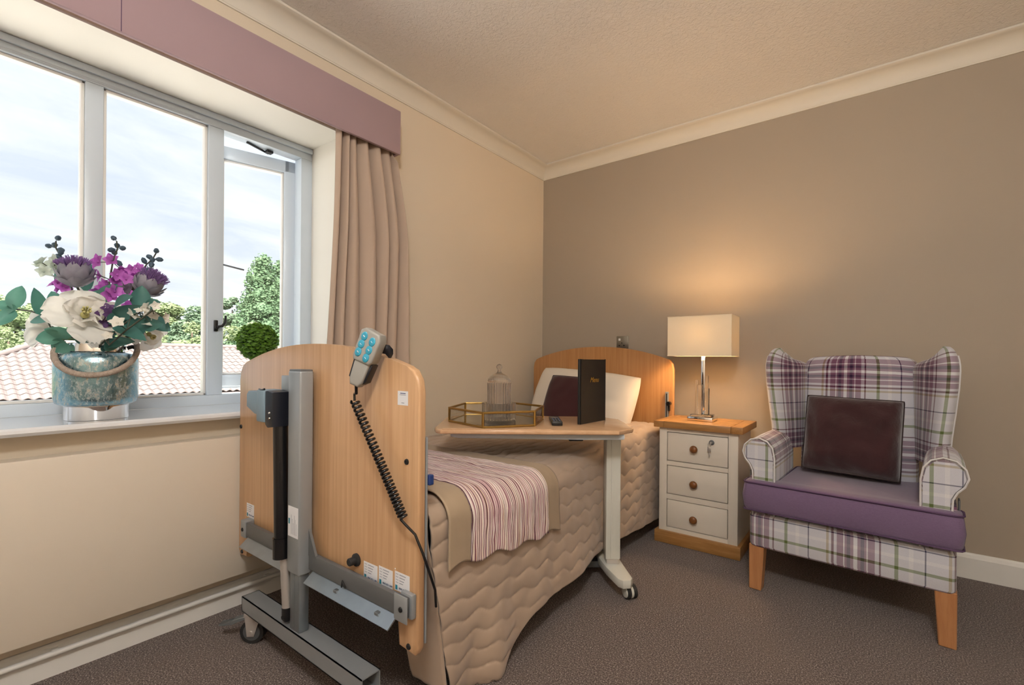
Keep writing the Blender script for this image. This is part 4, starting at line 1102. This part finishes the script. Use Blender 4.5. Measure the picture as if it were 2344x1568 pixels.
b = B(); cyl(b, (lx, ly + .011, 1.076), (lx, ly + .011, 1.10), .014, seg=16); tube(b, [(lx - .166, ly + .011, 1.215), (lx + .166, ly + .011, 1.215)], .002, 6); tube(b, [(lx, ly - .085, 1.215), (lx, ly + .085, 1.215)], .002, 6); tube(b, [(lx - .03, ly + .011, 1.10), (lx - .032, ly + .011, 1.16), (lx - .02, ly + .011, 1.215)], .002, 6); fin('bulb_holder', b, 'chrome', lamp, 40)
sx, sy, s0, s1 = .168, .090, 1.032, 1.249
b = B(); t_ = .0015
for q in ((-sx, sx, -sy, -sy + t_), (-sx, sx, sy - t_, sy), (-sx, -sx + t_, -sy + t_, sy - t_), (sx - t_, sx, -sy + t_, sy - t_)):
    box(b, lx + q[0], lx + q[1], ly + q[2], ly + q[3], s0, s1)
fin('shade', b, 'shade', lamp)
b = B()
for z_ in (s0, s1): tube(b, [(lx - sx, ly - sy, z_), (lx + sx, ly - sy, z_), (lx + sx, ly + sy, z_), (lx - sx, ly + sy, z_)], .0022, 6, closed=True)
fin('shade_trim', b, 'shade', lamp)
b = B(); bmesh.ops.create_uvsphere(b, u_segments=16, v_segments=10, radius=.024, matrix=Matrix.Translation((lx, ly + .011, 1.13)))
a = NT('lit_bulb'); a.p.inputs['Emission Color'].default_value = (1, .72, .40, 1); a.p.inputs['Emission Strength'].default_value = 4.0; M['bulb'] = a.m
fin('bulb', b, 'bulb', lamp, 180)
ld = bpy.data.lights.new('table_lamp_light', 'POINT'); ld.energy = LAMP_W; ld.color = (1.0, .70, .41); ld.shadow_soft_size = .05
lo = bpy.data.objects.new('table_lamp_light', ld); COL.objects.link(lo); lo.location = (lx, ly + .011, 1.15); lo['kind'] = 'helper'

# unseen globe light added above the viewer to brighten the room
cl = thing('ceiling_fill_light', 'unseen opal globe light added above the viewer to brighten the room', 'added fill light', (CLX, CLY, ZC))
b = B(); lathe_closed(b, [(.06, -.001), (.06, -.02), (.05, -.025), (.006, -.026), (.006, -.13), (.035, -.132), (.04, -.16)], (CLX, CLY, ZC), 24); fin('fill_light_rose', b, 'chrome', cl, 40)
a = NT('fill_globe_glow'); a.p.inputs['Emission Color'].default_value = (1, .985, .95, 1); a.p.inputs['Emission Strength'].default_value = CEIL_E; M['opal'] = a.m
b = B(); bmesh.ops.create_uvsphere(b, u_segments=32, v_segments=20, radius=.15, matrix=Matrix.Translation((CLX, CLY, ZC - .30))); fin('fill_globe', b, 'opal', cl, 180)

# ------------------------------------------------------------------ socket
so = thing('wall_socket', 'brushed metal switched wall socket above the headboard', 'socket', (.668, 0, 1.13))
b = B(); box(b, .625, .713, -.007, -.0005, 1.087, 1.172, .003); fin('face_plate', b, 'brushed', so, 30)
b = B(); box(b, .641, .656, -.010, -.007, 1.140, 1.156, .002); fin('rocker_switch', b, 'white', so, 30)
for x_, z_, w_ in ((.647, 1.107, .005), (.681, 1.107, .005), (.665, 1.125, .003)):
    b = B(); box(b, x_ - w_, x_ + w_, -.0075, -.0069, z_ - .004, z_ + .004); fin('pin_hole', b, 'black', so)

# ------------------------------------------------------------------ armchair
ch = thing('wingback_armchair', 'tartan wingback armchair with a purple seat', 'armchair', (1.948, -.785, 0), R(-4.5), local=True)
def loft(bm, rings, vcoord, closed=True, cap=True, u0=0.0, v0=0.0):
    lay = bm.loops.layers.uv.verify(); vv = [[bm.verts.new(Vector(p)) for p in r] for r in rings]; n = len(rings[0])
    mid = rings[len(rings) // 2]
    cum = [0.0]
    for k in range(n): cum.append(cum[-1] + (Vector(mid[(k + 1) % n]) - Vector(mid[k])).length)
    for i in range(len(vv) - 1):
        for k in range(n if closed else n - 1):
            k2 = (k + 1) % n
            f = bm.faces.new((vv[i][k], vv[i][k2], vv[i + 1][k2], vv[i + 1][k]))
            uvs = ((cum[k], vcoord[i]), (cum[k + 1], vcoord[i]), (cum[k + 1], vcoord[i + 1]), (cum[k], vcoord[i + 1]))
            for lp, q in zip(f.loops, uvs): lp[lay].uv = (q[0] + u0, q[1] + v0)
    if cap:
        for r in (vv[0][::-1], vv[-1]):
            f = bm.faces.new(r)
            for lp in f.loops: lp[lay].uv = (lp.vert.co.x + u0, lp.vert.co.y + v0)
def smooth_closed(pts, n=4):
    out = []; m = len(pts); P = [Vector(p) for p in pts]
    for i in range(m):
        a_, b_, c_, d_ = P[i - 1], P[i], P[(i + 1) % m], P[(i + 2) % m]
        for k in range(n):
            t = k / n
            out.append(0.5 * ((2 * b_) + (c_ - a_) * t + (2 * a_ - 5 * b_ + 4 * c_ - d_) * t * t + (3 * b_ - a_ - 3 * c_ + d_) * t ** 3))
    return out
# legs
for u_, v_, back in ((-.305, .03, 0), (.305, .03, 0), (-.275, .56, 1), (.275, .56, 1)):
    b = B(); s_ = 1 if u_ > 0 else -1
    t0, t1 = .024, .030
    dv = .05 if back else 0
    def ring(cx, cy, h_, z_): return [Vector((cx - h_, cy - h_, z_)), Vector((cx + h_, cy - h_, z_)), Vector((cx + h_, cy + h_, z_)), Vector((cx - h_, cy + h_, z_))]
    r0 = ring(u_ + s_ * .006, v_ + dv, t0, 0.0005); r1 = ring(u_, v_, t1, .20)
    lo_ = [b.verts.new(p) for p in r0]; hi_ = [b.verts.new(p) for p in r1]
    b.faces.new(lo_[::-1]); b.faces.new(hi_)
    for k in range(4): b.faces.new((lo_[k], lo_[(k + 1) % 4], hi_[(k + 1) % 4], hi_[k]))
    bmesh.ops.bevel(b, geom=list(b.edges), offset=.003, segments=1, affect='EDGES')
    fin('leg', b, 'oakleg', ch, 30)
# seat rail (upholstered box)
def rrect(u0_, u1_, v0_, v1_, r_, z_, n=4):
    out = []
    for cx, cy, a0 in ((u1_ - r_, v0_ + r_, -PI / 2), (u1_ - r_, v1_ - r_, 0), (u0_ + r_, v1_ - r_, PI / 2), (u0_ + r_, v0_ + r_, PI)):
        for k in range(n + 1):
            a_ = a0 + PI / 2 * k / n; out.append(Vector((cx + r_ * math.cos(a_), cy + r_ * math.sin(a_), z_)))
    # start from the middle of the front so the plaid repeat centres there
    i0 = min(range(len(out)), key=lambda i: (out[i].y, abs(out[i].x + .33)))
    return out[i0:] + out[:i0]
def fullbox(bm, u0_, u1_, v0_, v1_, z0_, z1_, r_, crown=.012, v_off=0.0, u_off=0.0):
    zs = [z0_, z0_ + r_ * .3, z0_ + r_, z1_ - r_, z1_ - r_ * .3, z1_]; ins = [r_ * .8, r_ * .25, 0, 0, r_ * .25, r_ * .8]
    loft(bm, [rrect(u0_ + i, u1_ - i, v0_ + i, v1_ - i, .02, z) for z, i in zip(zs, ins)], zs, v0=v_off, u0=u_off)
b = B(); fullbox(b, -.333, .333, -.008, .60, .192, .345, .016, v_off=-.122, u_off=.0); rl = fin('seat_rail', b, 'plaid', ch, 40)
# seat cushion: T-shaped front, piped
b = B()
def tcush(z_, ins):
    o = [(-.350, -.040), (.350, -.040), (.350, .055), (.238, .060), (.238, .46), (-.238, .46), (-.238, .060), (-.350, .055)]
    cx = 0; out = []
    for k, (u_, v_) in enumerate(o):
        su = 1 if u_ > 0 else -1; vv_ = v_ + ins if v_ < 0 else v_ - ins
        out.append(Vector((u_ - su * ins, vv_, z_)))
    res = []
    for i in range(8):   # small corner rounding on the outer corners
        p, q, r_ = out[i - 1], out[i], out[(i + 1) % 8]
        d1 = (p - q).normalized() * .02; d2 = (r_ - q).normalized() * .02
        res += [q + d1, q + (d1 + d2) * .3, q + d2]
        L = (r_ - q).length
        for m_ in range(1, 6): res.append(q + (r_ - q) * (m_ / 6))
    return res
zs = [.352, .357, .372, .42, .470, .482, .486]; ins = [.016, .005, 0, -.006, 0, .006, .018]
loft(b, [tcush(z, i) for z, i in zip(zs, ins)], zs)
sc_ = fin('seat_cushion', b, 'seat', ch, 50, label='heather purple seat cushion')
for z_ in (.361, .479):
    b = B(); tube(b, tcush(z_, -.0005), .0035, 6, closed=True); fin('cushion_piping', b, 'piping', sc_, 60)
# arms
armp = [(-.236, .300), (-.236, .585), (-.244, .628), (-.264, .655), (-.296, .668), (-.330, .660), (-.355, .634), (-.362, .604), (-.352, .574), (-.334, .552), (-.322, .525), (-.320, .47), (-.320, .300)]
for s_ in (-1, 1):
    pr = [Vector((-s_ * u_ if s_ > 0 else u_, 0, z_)) for u_, z_ in armp]
    rings = []; vc = []
    for v_, grow in ((.0, -.006), (.012, .0), (.06, .0), (.2, 0), (.34, -.004), (.42, -.012)):
        cx = sum(p.x for p in pr) / len(pr); cz = .58
        rings.append([Vector((p.x + (grow if p.x > cx else -grow), v_, p.z + (grow if p.z > cz else 0) + .012 * max(0, v_ - .1) / .3 * (p.z > .5))) for p in pr]); vc.append(v_)
    b = B(); loft(b, rings, vc, cap=False, u0=.02, v0=.10)
    ar = fin('armrest', b, 'plaid', ch, 50, norm=True)
    b = B(); lay = b.loops.layers.uv.verify(); f = b.faces.new([b.verts.new((p.x, -.002, p.z)) for p in rings[0]])
    for lp in f.loops: lp[lay].uv = (lp.vert.co.x * s_ + .218, lp.vert.co.z - .37)
    ex = bmesh.ops.extrude_face_region(b, geom=[f]); bmesh.ops.translate(b, verts=[g for g in ex['geom'] if isinstance(g, bmesh.types.BMVert)], vec=(0, .01, 0))
    fin('arm_front', b, 'plaid', ar)
    b = B(); tube(b, [Vector((p.x, -.003, p.z)) for p in rings[1]], .0035, 6); fin('arm_piping', b, 'plaid', ar, 60)
    # side panel below the arm and the metal joint plate
    b = B(); lay = b.loops.layers.uv.verify(); box(b, *(sorted((s_ * .300, s_ * .333))), .01, .58, .345, .50, .004)
    for f in b.faces:
        for lp in f.loops: lp[lay].uv = (lp.vert.co.y, lp.vert.co.z - .122)
    fin('side_panel', b, 'plaid', ch, 30)
    b = B(); box(b, *(sorted((s_ * .336, s_ * .342))), .03, .075, .42, .52, .006, 2); fin('joint_plate', b, 'steel_d', ch, 30)
    bq = B(); cyl(bq, (s_ * .342, .052, .47), (s_ * .345, .052, .47), .006, seg=10); fin('joint_screw', bq, 'black', ch)
    # wing
    wp = [(-.200, .520), (-.205, .455), (-.232, .375), (-.272, .300), (-.308, .266), (-.338, .278), (-.346, .33), (-.343, .45), (-.333, .585), (-.26, .60)]
    wr_ = smooth_closed([Vector((-s_ * u_ if s_ > 0 else u_, v_, 0)) for u_, v_ in wp], 4)
    cx = s_ * .285; cy = .42
    rings = []; vc = []
    for z_ in (.585, .62, .70, .80, .90, .97):
        lean = -.030 * (1 - sm(.6, 1.0, z_)); 
        rings.append([Vector((p.x - s_ * .028 * (1 - sm(.58, .98, z_)) * sm(.20, .32, abs(p.x)), p.y + .035 * (1 - sm(.6, 1.0, z_)) * sm(.5, .28, p.y), z_)) for p in wr_]); vc.append(z_)
    for k in range(1, 8):
        a_ = k / 7 * PI / 2 * .96; z_ = .97; sc2 = math.cos(a_) ** .7
        def topz(p): return .97 + (.102 - .055 * sm(.33, .21, abs(p.x)) - .02 * sm(.42, .6, p.y)) * math.sin(a_)
        rings.append([Vector((cx + (p.x - cx) * (.25 + .75 * sc2), cy + (p.y - cy) * (.25 + .75 * sc2), topz(p))) for p in wr_]); vc.append(.97 + .12 * k / 7)
    b = B(); loft(b, rings, vc, u0=.195, v0=.12); wg = fin('wing', b, 'plaid', ch, 60)
    i0 = min(range(len(wr_)), key=lambda i: (Vector((wr_[i].x - s_ * .345, wr_[i].y - .32, 0))).length)
    b = B(); tube(b, [r[i0] + Vector((s_ * .002, 0, 0)) for r in rings[:9]], .003, 6); fin('wing_piping', b, 'plaid', wg, 60)
# backrest
def backring(z_, ins, v0_, t_):
    n = 24; out = []
    hw = .222 - ins; 
    for k in range(n):
        a_ = 2 * PI * k / n; c_, s_ = math.cos(a_), math.sin(a_)
        x_ = hw * math.copysign(abs(c_) ** .35, c_); y_ = v0_ + t_ / 2 + (t_ / 2 - ins * .3) * math.copysign(abs(s_) ** .5, s_) - (.012 if s_ < 0 else 0) * (1 - (x_ / .222) ** 2)
        out.append(Vector((x_, y_, z_)))
    i0 = min(range(n), key=lambda i: (out[i].x, out[i].y)); return out[i0:] + out[:i0]
zs = [.40, .50, .60, .70, .80, .90, .97, 1.0, 1.018, 1.03, 1.036]; rings = []
for z_ in zs:
    f = (z_ - .4) / .64; ins = .0 if z_ <= .97 else (.004, .012, .025, .045)[[1.0, 1.018, 1.03, 1.036].index(z_)]
    rings.append([Vector((p.x, p.y, p.z - (.014 * (p.x / .222) ** 2 if z_ > .9 else 0))) for p in backring(z_, ins, .40 + .075 * f, .15 - .02 * f)])
b = B(); loft(b, rings, zs, u0=.135, v0=.12); fin('backrest', b, 'plaid', ch, 60)

cc = thing('chair_cushion', 'dark aubergine velvet cushion resting on the armchair', 'cushion', (1.97, -.48, .49))
KMX = Matrix.Translation((1.968, -.455, .672)) @ Matrix.Rotation(R(-4.5), 4, 'Z') @ Matrix.Rotation(R(1.5), 4, 'Y') @ Matrix.Rotation(R(-13), 4, 'X')
b = B(); rim = pillow_mesh(b, .385, .372, .20, 40, .09, 21, .018); place(b, KMX); fin('cover', b, 'brownvelvet', cc, 180)
b = B(); tube(b, [KMX @ p for p in rim], .0042, 6, closed=True); fin('piping', b, 'piping_dark', cc, 60)
# ------------------------------------------------------------------ vase on the sill
vx, vy = -.056, -2.638; vz = ZB + .0006
vase = thing('glass_vase', 'blue mercury glass vase with silver bands and rope handle', 'vase', (vx, vy, vz))
b = B(); lathe(b, [(.05, .048), (.092, .048), (.106, .056), (.111, .075), (.1115, .19), (.110, .205), (.100, .218), (.080, .224), (.072, .226), (.070, .222), (.078, .219), (.098, .212), (.106, .2), (.107, .075), (.10, .06), (.05, .054)], (vx, vy, vz), 56); fin('vase_body', b, 'mercury', vase, 60)
b = B(); lathe_closed(b, [(.083, 0), (.0845, .003), (.0845, .040), (.086, .043), (.086, .047), (.06, .048)], (vx, vy, vz), 56); fin('base_band', b, 'chrome', vase, 40)
b = B(); lathe(b, [(.071, .225), (.0755, .227), (.0755, .252), (.0735, .255), (.069, .255), (.068, .228)], (vx, vy, vz), 56); fin('neck_band', b, 'chrome', vase, 40)
b = B(); N = 150; P_ = []
VD = Vector((CAM.x - vx, CAM.y - vy, 0)).normalized(); VR = Vector((-VD.y, VD.x, 0))
core = []
for i in range(N + 1):
    f = i / N; side = -math.cos(PI * f)
    core.append(Vector((vx, vy, vz)) + VR * (side * (.104 + .014 * math.sin(PI * f))) + VD * (.122 * math.sin(PI * f) ** .7) + Vector((0, 0, .243 - .092 * math.sin(PI * f) ** 1.1 + .012 * side)))
for st in range(3):
    pth = []
    for i, c_ in enumerate(core):
        d_ = core[min(i + 1, N)] - core[max(i - 1, 0)]; u_, w_ = frame_of(d_); a_ = i / N * 24 * 2 * PI + st * 2 * PI / 3
        pth.append(c_ + (u_ * math.cos(a_) + w_ * math.sin(a_)) * .0044)
    tube(b, pth, .0056, 6)
fin('rope_handle', b, 'rope', vase, 60)
b = B()
for s_ in (-1, 1):
    c_ = Vector((vx, vy, vz + .24)) + VR * (.078 * s_); tube(b, [c_, c_ + VR * (.014 * s_) + Vector((0, 0, .006)), c_ + VR * (.028 * s_)], .007, 8)
fin('handle_lug', b, 'black', vase, 60)

# ------------------------------------------------------------------ flowers
MOUTH = Vector((vx, vy, vz + .25))
DV = 1.595
def petal(bm, base, d_, up, L, W, cup=.25, curl=.3, nu=8, nv=6, point=.75, ruffle=0.0, seed=0, broad=False):
    d_ = d_.normalized(); side = d_.cross(up).normalized(); nrm = side.cross(d_).normalized()
    def f(s, t):
        q = t * 2 - 1; pr = math.sin(PI * min(1, .04 + .96 * s) ** point) ** .7 if 0 < s < 1 else (.10 if s == 0 else .04)
        if broad: pr = .16 + .84 * math.sin(PI / 2 * min(1, s * 1.35)) if s < .74 else max(.25, math.sqrt(max(0, 1 - ((s - .74) / .285) ** 2)))
        w_ = W / 2 * pr * q
        h_ = cup * W * q * q * pr - curl * L * s * s + ruffle * s * nz3(q * 2.5 + seed, s * 3, seed)
        return base + d_ * (L * s) + side * w_ + nrm * h_
    grid(bm, nu, nv, f)
def stem_path(p, bend=.02):
    q = MOUTH + (Vector((p.x, p.y, 0)) - Vector((MOUTH.x, MOUTH.y, 0))) * .12; q.z = vz + .10
    m_ = MOUTH + (p - MOUTH) * .3; m_.z = MOUTH.z + max(.012, (p.z - MOUTH.z) * .3)
    mm = MOUTH + Vector(((p.x - MOUTH.x) * .13, (p.y - MOUTH.y) * .13, .0))
    mm2 = Vector((vx, vy, 0)) + (mm - Vector((vx, vy, 0))) ; mm.z = MOUTH.z
    return [q, mm, m_, MOUTH + (p - MOUTH) * .65 + Vector((0, 0, bend)), p]
def fl(name, label, cat, group=None):
    return thing(name, label, cat, (vx, vy, vz + .1), group=group)
TOCAM = VD
# large cream lilies
def lily(label, px, py, d, S, axis, seed, npet=(4, 4)):
    p = at(px, py, d); ax = axis.normalized(); u_, w_ = frame_of(ax); t = fl('cream_lily', label, 'flower', 'cream lilies in the vase'); rg = random.Random(seed)
    b = B(); tube(b, stem_path(p - ax * .055 * S, .0), [.004] * 5, 8); fin('stem', b, 'stem', t, 60)
    for ring in (0, 1):
        n = npet[ring]
        for k in range(n):
            a_ = 2 * PI * k / n + ring * .55 + rg.uniform(-.15, .15); o_ = u_ * math.cos(a_) + w_ * math.sin(a_)
            tilt = (.95 if ring == 0 else .55) + rg.uniform(-.12, .12)
            d_ = o_ * math.sin(tilt) + ax * math.cos(tilt)
            b = B(); petal(b, p - ax * (.045 * S) + o_ * .006, d_, ax if ring == 0 else ax, (.118 if ring == 0 else .092) * S * rg.uniform(.9, 1.1), (.150 if ring == 0 else .118) * S, .10, .30 if ring == 0 else .12, 12, 12, .95, .030 * S, seed + k + 9 * ring, True)
            o = fin('petal', b, 'petalwhite', t, 180, norm=False)
    b = B()
    for k in range(7):
        a_ = k * .9; o_ = u_ * math.cos(a_) + w_ * math.sin(a_)
        tube(b, [p - ax * .035 * S, p + o_ * .006 * S, p + ax * .03 * S + o_ * .014 * S], [.002, .0022, .0035], 6)
    bmesh.ops.create_icosphere(b, subdivisions=2, radius=.016 * S, matrix=Matrix.Translation(p - ax * .02 * S)); fin('flower_centre', b, 'petalyellow', t, 60)
lily('large cream lily in full bloom at the front of bouquet', 196, 716, 1.52, .76, TOCAM * .8 + RT * .18 + UP * .42, 5)
lily('smaller white lily half hidden low on the left behind leaves', 92, 745, 1.66, .62, TOCAM * .3 - RT * .9 + UP * .1, 6, (3, 3))
lily('smaller white lily hanging low at the right behind leaves', 345, 768, 1.64, .50, RT * .7 - UP * .5 + TOCAM * .3, 7, (3, 3))
# thistles
def thistle(label, px, py, d, r, axis, seed):
    p = at(px, py, d); ax = axis.normalized(); u_, w_ = frame_of(ax); t = fl('artichoke_thistle', label, 'flower', 'purple thistles in the vase')
    b = B(); tube(b, stem_path(p - ax * r * .8), [.0035] * 5, 8); fin('stem', b, 'stem', t, 60)
    b = B(); bmesh.ops.create_icosphere(b, subdivisions=2, radius=r * .84, matrix=Matrix.Translation(p - ax * r * .1)); fin('heart', b, 'bract', t, 180)
    for ring in range(3):
        n = 7; th = 2.55 - ring * .50
        for k in range(n):
            a_ = 2 * PI * (k + .5 * (ring % 2)) / n; o_ = u_ * math.cos(a_) + w_ * math.sin(a_)
            base = p - ax * r * .1 + (o_ * math.sin(th) + ax * math.cos(th)) * r * .84
            d_ = (o_ * math.sin(th - 1.25) + ax * math.cos(th - 1.25)) + ax * .2
            nrm = (o_ * math.sin(th - .4) + ax * math.cos(th - .4))
            b = B(); petal(b, base, d_, nrm, r * .95, r * .82, -.16, .30, 6, 4, .8); fin('bract', b, 'bract', t, 180, norm=False)
    rg = random.Random(seed); b = B()
    for k in range(220):
        a_ = rg.uniform(0, 2 * PI); q = math.sqrt(rg.random()); o_ = u_ * math.cos(a_) + w_ * math.sin(a_)
        s0_ = p + ax * r * .45 + o_ * r * .55 * q; e_ = p + ax * r * (1.28 - .42 * q * q + rg.uniform(-.1, .12)) + o_ * r * 1.08 * q
        tube(b, [s0_, e_], [r * .05, r * .022], 4)
    fin('tuft', b, 'tuft', t, 60, kind='stuff')
thistle('purple artichoke thistle at the upper left of the bouquet', 172, 628, 1.55, .047, UP * .9 - RT * .12 + TOCAM * .22, 1)
thistle('purple artichoke thistle at the upper right, leaning right', 340, 652, 1.60, .044, UP * .8 + RT * .5 + TOCAM * .1, 2)
thistle('small faded thistle between the pink sprays and right thistle', 290, 662, 1.70, .034, UP * .9 + RT * .2, 3)
# purple sprays
def floret(p, ax, r, mat, parent, name, n=5, cup=.1, seed=0):
    u_, w_ = frame_of(ax); b = B(); rg = random.Random(seed)
    for k in range(n):
        a_ = 2 * PI * k / n + rg.uniform(-.1, .1); o_ = u_ * math.cos(a_) + w_ * math.sin(a_)
        petal(b, p, o_ * .85 + ax * .5, ax, r, r * .85, .15, .15, 5, 4, .7)
    bmesh.ops.create_icosphere(b, subdivisions=1, radius=r * .18, matrix=Matrix.Translation(p + ax * r * .12))
    return fin(name, b, mat, parent, 180, norm=False)
def spray(name, label, spots, d, r, mat, path, group, cat='flower', n=5, seed=0, buds=()):
    t = fl(name, label, cat, group); rg = random.Random(seed)
    pts = [at(x_, y_, d) for x_, y_ in path]
    b = B(); tube(b, stem_path(pts[0])[:-1] + pts, [.0026] * (4 + len(pts)), 6)
    pos = []
    for x_, y_ in spots:
        p = at(x_, y_, d + rg.uniform(-.04, .03)); near = min(pts, key=lambda q: (q - p).length); tube(b, [near, p], .0014, 5); pos.append((p, (p - near).normalized()))
    for x_, y_ in buds:
        p = at(x_, y_, d); near = min(pts, key=lambda q: (q - p).length); tube(b, [near, p], .0011, 5)
    fin('stem', b, 'stem', t, 60)
    for k, (p, o_) in enumerate(pos):
        ax = (TOCAM * rg.uniform(.2, 1.0) + o_ * .6 + UP * rg.uniform(-.2, .4) + RT * rg.uniform(-.5, .5)).normalized()
        floret(p, ax, r * rg.uniform(.8, 1.2), mat, t, 'blossom', n, .1, seed * 31 + k)
    return t
spray('orchid_spray', 'tall magenta flower spray in the middle of the bouquet', [(228, 600), (232, 632), (218, 628), (268, 630), (278, 618), (262, 642), (236, 662), (222, 668), (262, 668), (250, 676), (272, 672), (256, 596), (246, 650), (288, 640)], 1.60, .025, 'petalpurple', [(240, 720), (246, 680), (252, 640), (258, 600)], 'magenta sprays in the vase', seed=1)
spray('orchid_spray', 'small magenta spray low at left under the thistle', [(122, 652), (136, 662), (146, 660), (132, 648), (158, 662)], 1.58, .019, 'petalpurple', [(190, 720), (165, 680), (140, 656)], 'magenta sprays in the vase', seed=2)
spray('orchid_spray', 'magenta spray at right climbing beside the right thistle', [(300, 617), (318, 612), (322, 622), (308, 632), (300, 690), (306, 680), (296, 700), (312, 668)], 1.62, .020, 'petalpurple', [(280, 730), (298, 690), (312, 640), (318, 618)], 'magenta sprays in the vase', seed=3)
spray('orchid_spray', 'dark plum blossom cluster tucked beside the cream lily', [(238, 720), (248, 708), (228, 732), (246, 738), (256, 722)], 1.585, .026, 'petaldark', [(235, 765), (240, 730)], 'magenta sprays in the vase', seed=4)
# white blossom sprays
spray('white_blossom_spray', 'cluster of small white star blossoms at the right', [(324, 713), (345, 712), (352, 722), (343, 738), (301, 722), (375, 728), (269, 740), (247, 770), (271, 770), (336, 704), (312, 716), (354, 700)], 1.50, .021, 'paleblossom', [(250, 790), (290, 755), (330, 725), (350, 710)], 'white blossom sprays in the vase', seed=5)
spray('white_blossom_spray', 'pale green white blossoms at the upper left', [(97, 602), (108, 612), (120, 604), (128, 596), (100, 622), (116, 624), (126, 616), (92, 612)], 1.60, .024, 'greenwhite', [(180, 720), (150, 660), (122, 618)], 'white blossom sprays in the vase', seed=6)
# bud twigs
def twig(label, path, buds, d, seed):
    t = fl('bud_twig', label, 'twig', 'slate bud twigs in the vase'); rg = random.Random(seed); pts = [at(x_, y_, d) for x_, y_ in path]
    b = B(); tube(b, stem_path(pts[0])[:-1] + pts, [.0022] * (4 + len(pts)), 6); fin('stem', b, 'stem', t, 60)
    for k, (x_, y_) in enumerate(buds):
        p = at(x_, y_, d + rg.uniform(-.02, .02)); near = min(pts, key=lambda q: (q - p).length); d_ = (p - near)
        d_ = d_.normalized() if d_.length > .004 else UP.copy()
        b = B(); tube(b, [near, p - d_ * .011, p - d_ * .010, p - d_ * .003, p + d_ * .007, p + d_ * .012], [.0008, .0014, .004, .0085, .0068, .001], 8); fin('bud', b, 'bud', t, 60)
twig('bud twig rising at the left above the thistle', [(170, 680), (152, 620), (140, 590), (128, 568), (128, 552)], [(133, 545), (111, 563), (125, 561), (139, 577), (134, 587), (140, 572)], 1.585, 1)
twig('bud twig rising in the middle above the magenta spray', [(245, 690), (254, 620), (262, 588), (269, 570), (267, 552)], [(260, 545), (268, 562), (281, 568), (255, 572), (262, 578), (258, 592), (273, 603)], 1.59, 2)
twig('bud twig rising at the right end of bouquet', [(285, 700), (312, 640), (335, 606), (350, 592), (358, 578)], [(358, 574), (342, 588), (330, 597), (349, 595), (365, 594), (347, 606), (342, 618)], 1.61, 3)
# leafy sprigs
def leaf(bm, base, tip, W, nrm):
    d_ = tip - base; L = d_.length; petal(bm, base, d_, nrm, L, W, .16, .10, 8, 6, .85)
def sprig(label, path, leaves, d, mat, seed):
    t = fl('leaf_sprig', label, 'leaves', 'leafy sprigs in the vase'); rg = random.Random(seed); pts = [at(x_, y_, d) for x_, y_ in path]
    b = B(); tube(b, stem_path(pts[0], .0)[:-1] + pts, [.0026] * (4 + len(pts)), 6); fin('stem', b, 'stem', t, 60)
    for x0_, y0_, x1_, y1_, w_ in leaves:
        p = at(x0_, y0_, d + rg.uniform(-.01, .01)); q = at(x1_, y1_, d + rg.uniform(-.05, .03))
        near = min(pts, key=lambda z: (z - p).length)
        nn = (TOCAM + UP * rg.uniform(-.1, .5) + RT * rg.uniform(-.4, .4)).normalized()
        b = B(); leaf(b, p, q, w_ / FPX * d, nn)
        if (near - p).length > .006: tube(b, [near, p], .0014, 5)
        fin('leaf', b, mat, t, 180, norm=False)
sprig('leafy sprig reaching far left over the sill', [(120, 760), (105, 724), (70, 712), (35, 708)], [(30, 708, 48, 652, 34), (30, 708, -14, 690, 26), (34, 710, -8, 744, 30), (98, 722, 80, 662, 28), (112, 735, 66, 728, 30), (40, 706, -4, 716, 26)], 1.56, 'leaf', 1)
sprig('upright green leaves behind the cream lily', [(160, 770), (150, 720), (140, 690)], [(142, 716, 112, 664, 34), (190, 690, 134, 668, 30), (150, 668, 138, 600, 30), (200, 690, 256, 668, 30), (196, 668, 204, 600, 26), (226, 690, 262, 652, 30)], 1.60, 'leaf', 2)
sprig('dark green leaves spreading to the right', [(230, 790), (280, 745), (320, 715)], [(318, 706, 326, 654, 38), (262, 722, 316, 704, 34), (330, 712, 362, 690, 36), (296, 770, 342, 722, 44), (340, 730, 390, 756, 34), (262, 745, 330, 772, 32), (262, 700, 296, 676, 30), (272, 730, 300, 745, 32), (250, 742, 290, 716, 34), (330, 745, 366, 742, 30)], 1.535, 'leafdark', 3)
sprig('drooping green leaves at the vase mouth on left', [(170, 795), (140, 782), (115, 775)], [(142, 770, 80, 776, 36), (150, 782, 116, 800, 30), (166, 770, 100, 752, 26), (160, 790, 128, 806, 24)], 1.545, 'leaf', 4)
sprig('dark leaves filling the middle over the vase rim', [(220, 800), (230, 775), (240, 760)], [(180, 778, 260, 752, 46), (200, 790, 262, 772, 38), (240, 770, 290, 740, 34), (262, 800, 246, 776, 34), (210, 785, 170, 760, 34), (240, 790, 300, 778, 30)], 1.565, 'leafdark', 5)

# ------------------------------------------------------------------ topiary ball
bc = Vector((-.115, -2.086, 1.073)); br = .082
tp = thing('topiary_ball', 'round green boxwood topiary ball on the sill behind footboard', 'plant', (bc.x, bc.y, ZB))
b = B(); bmesh.ops.create_icosphere(b, subdivisions=3, radius=br * .80, matrix=Matrix.Translation(bc)); fin('core', b, 'boxcore', tp, 180)
o = foliage('foliage', [(tuple(bc), br * .97, 1.0)], 3400, .0165, 'box', tp, 3); o['kind'] = 'stuff'
b = B(); tube(b, [(bc.x, bc.y, ZB + .08), (bc.x, bc.y, bc.z - br * .7)], .008, 10); fin('stem', b, 'trunk', tp, 60)
b = B(); lathe_closed(b, [(.045, 0), (.058, .085), (.062, .087), (.062, .10), (.055, .10), (.054, .09), (.004, .088)], (bc.x, bc.y, ZB + .0006), 32); fin('pot', b, 'white', tp, 40)
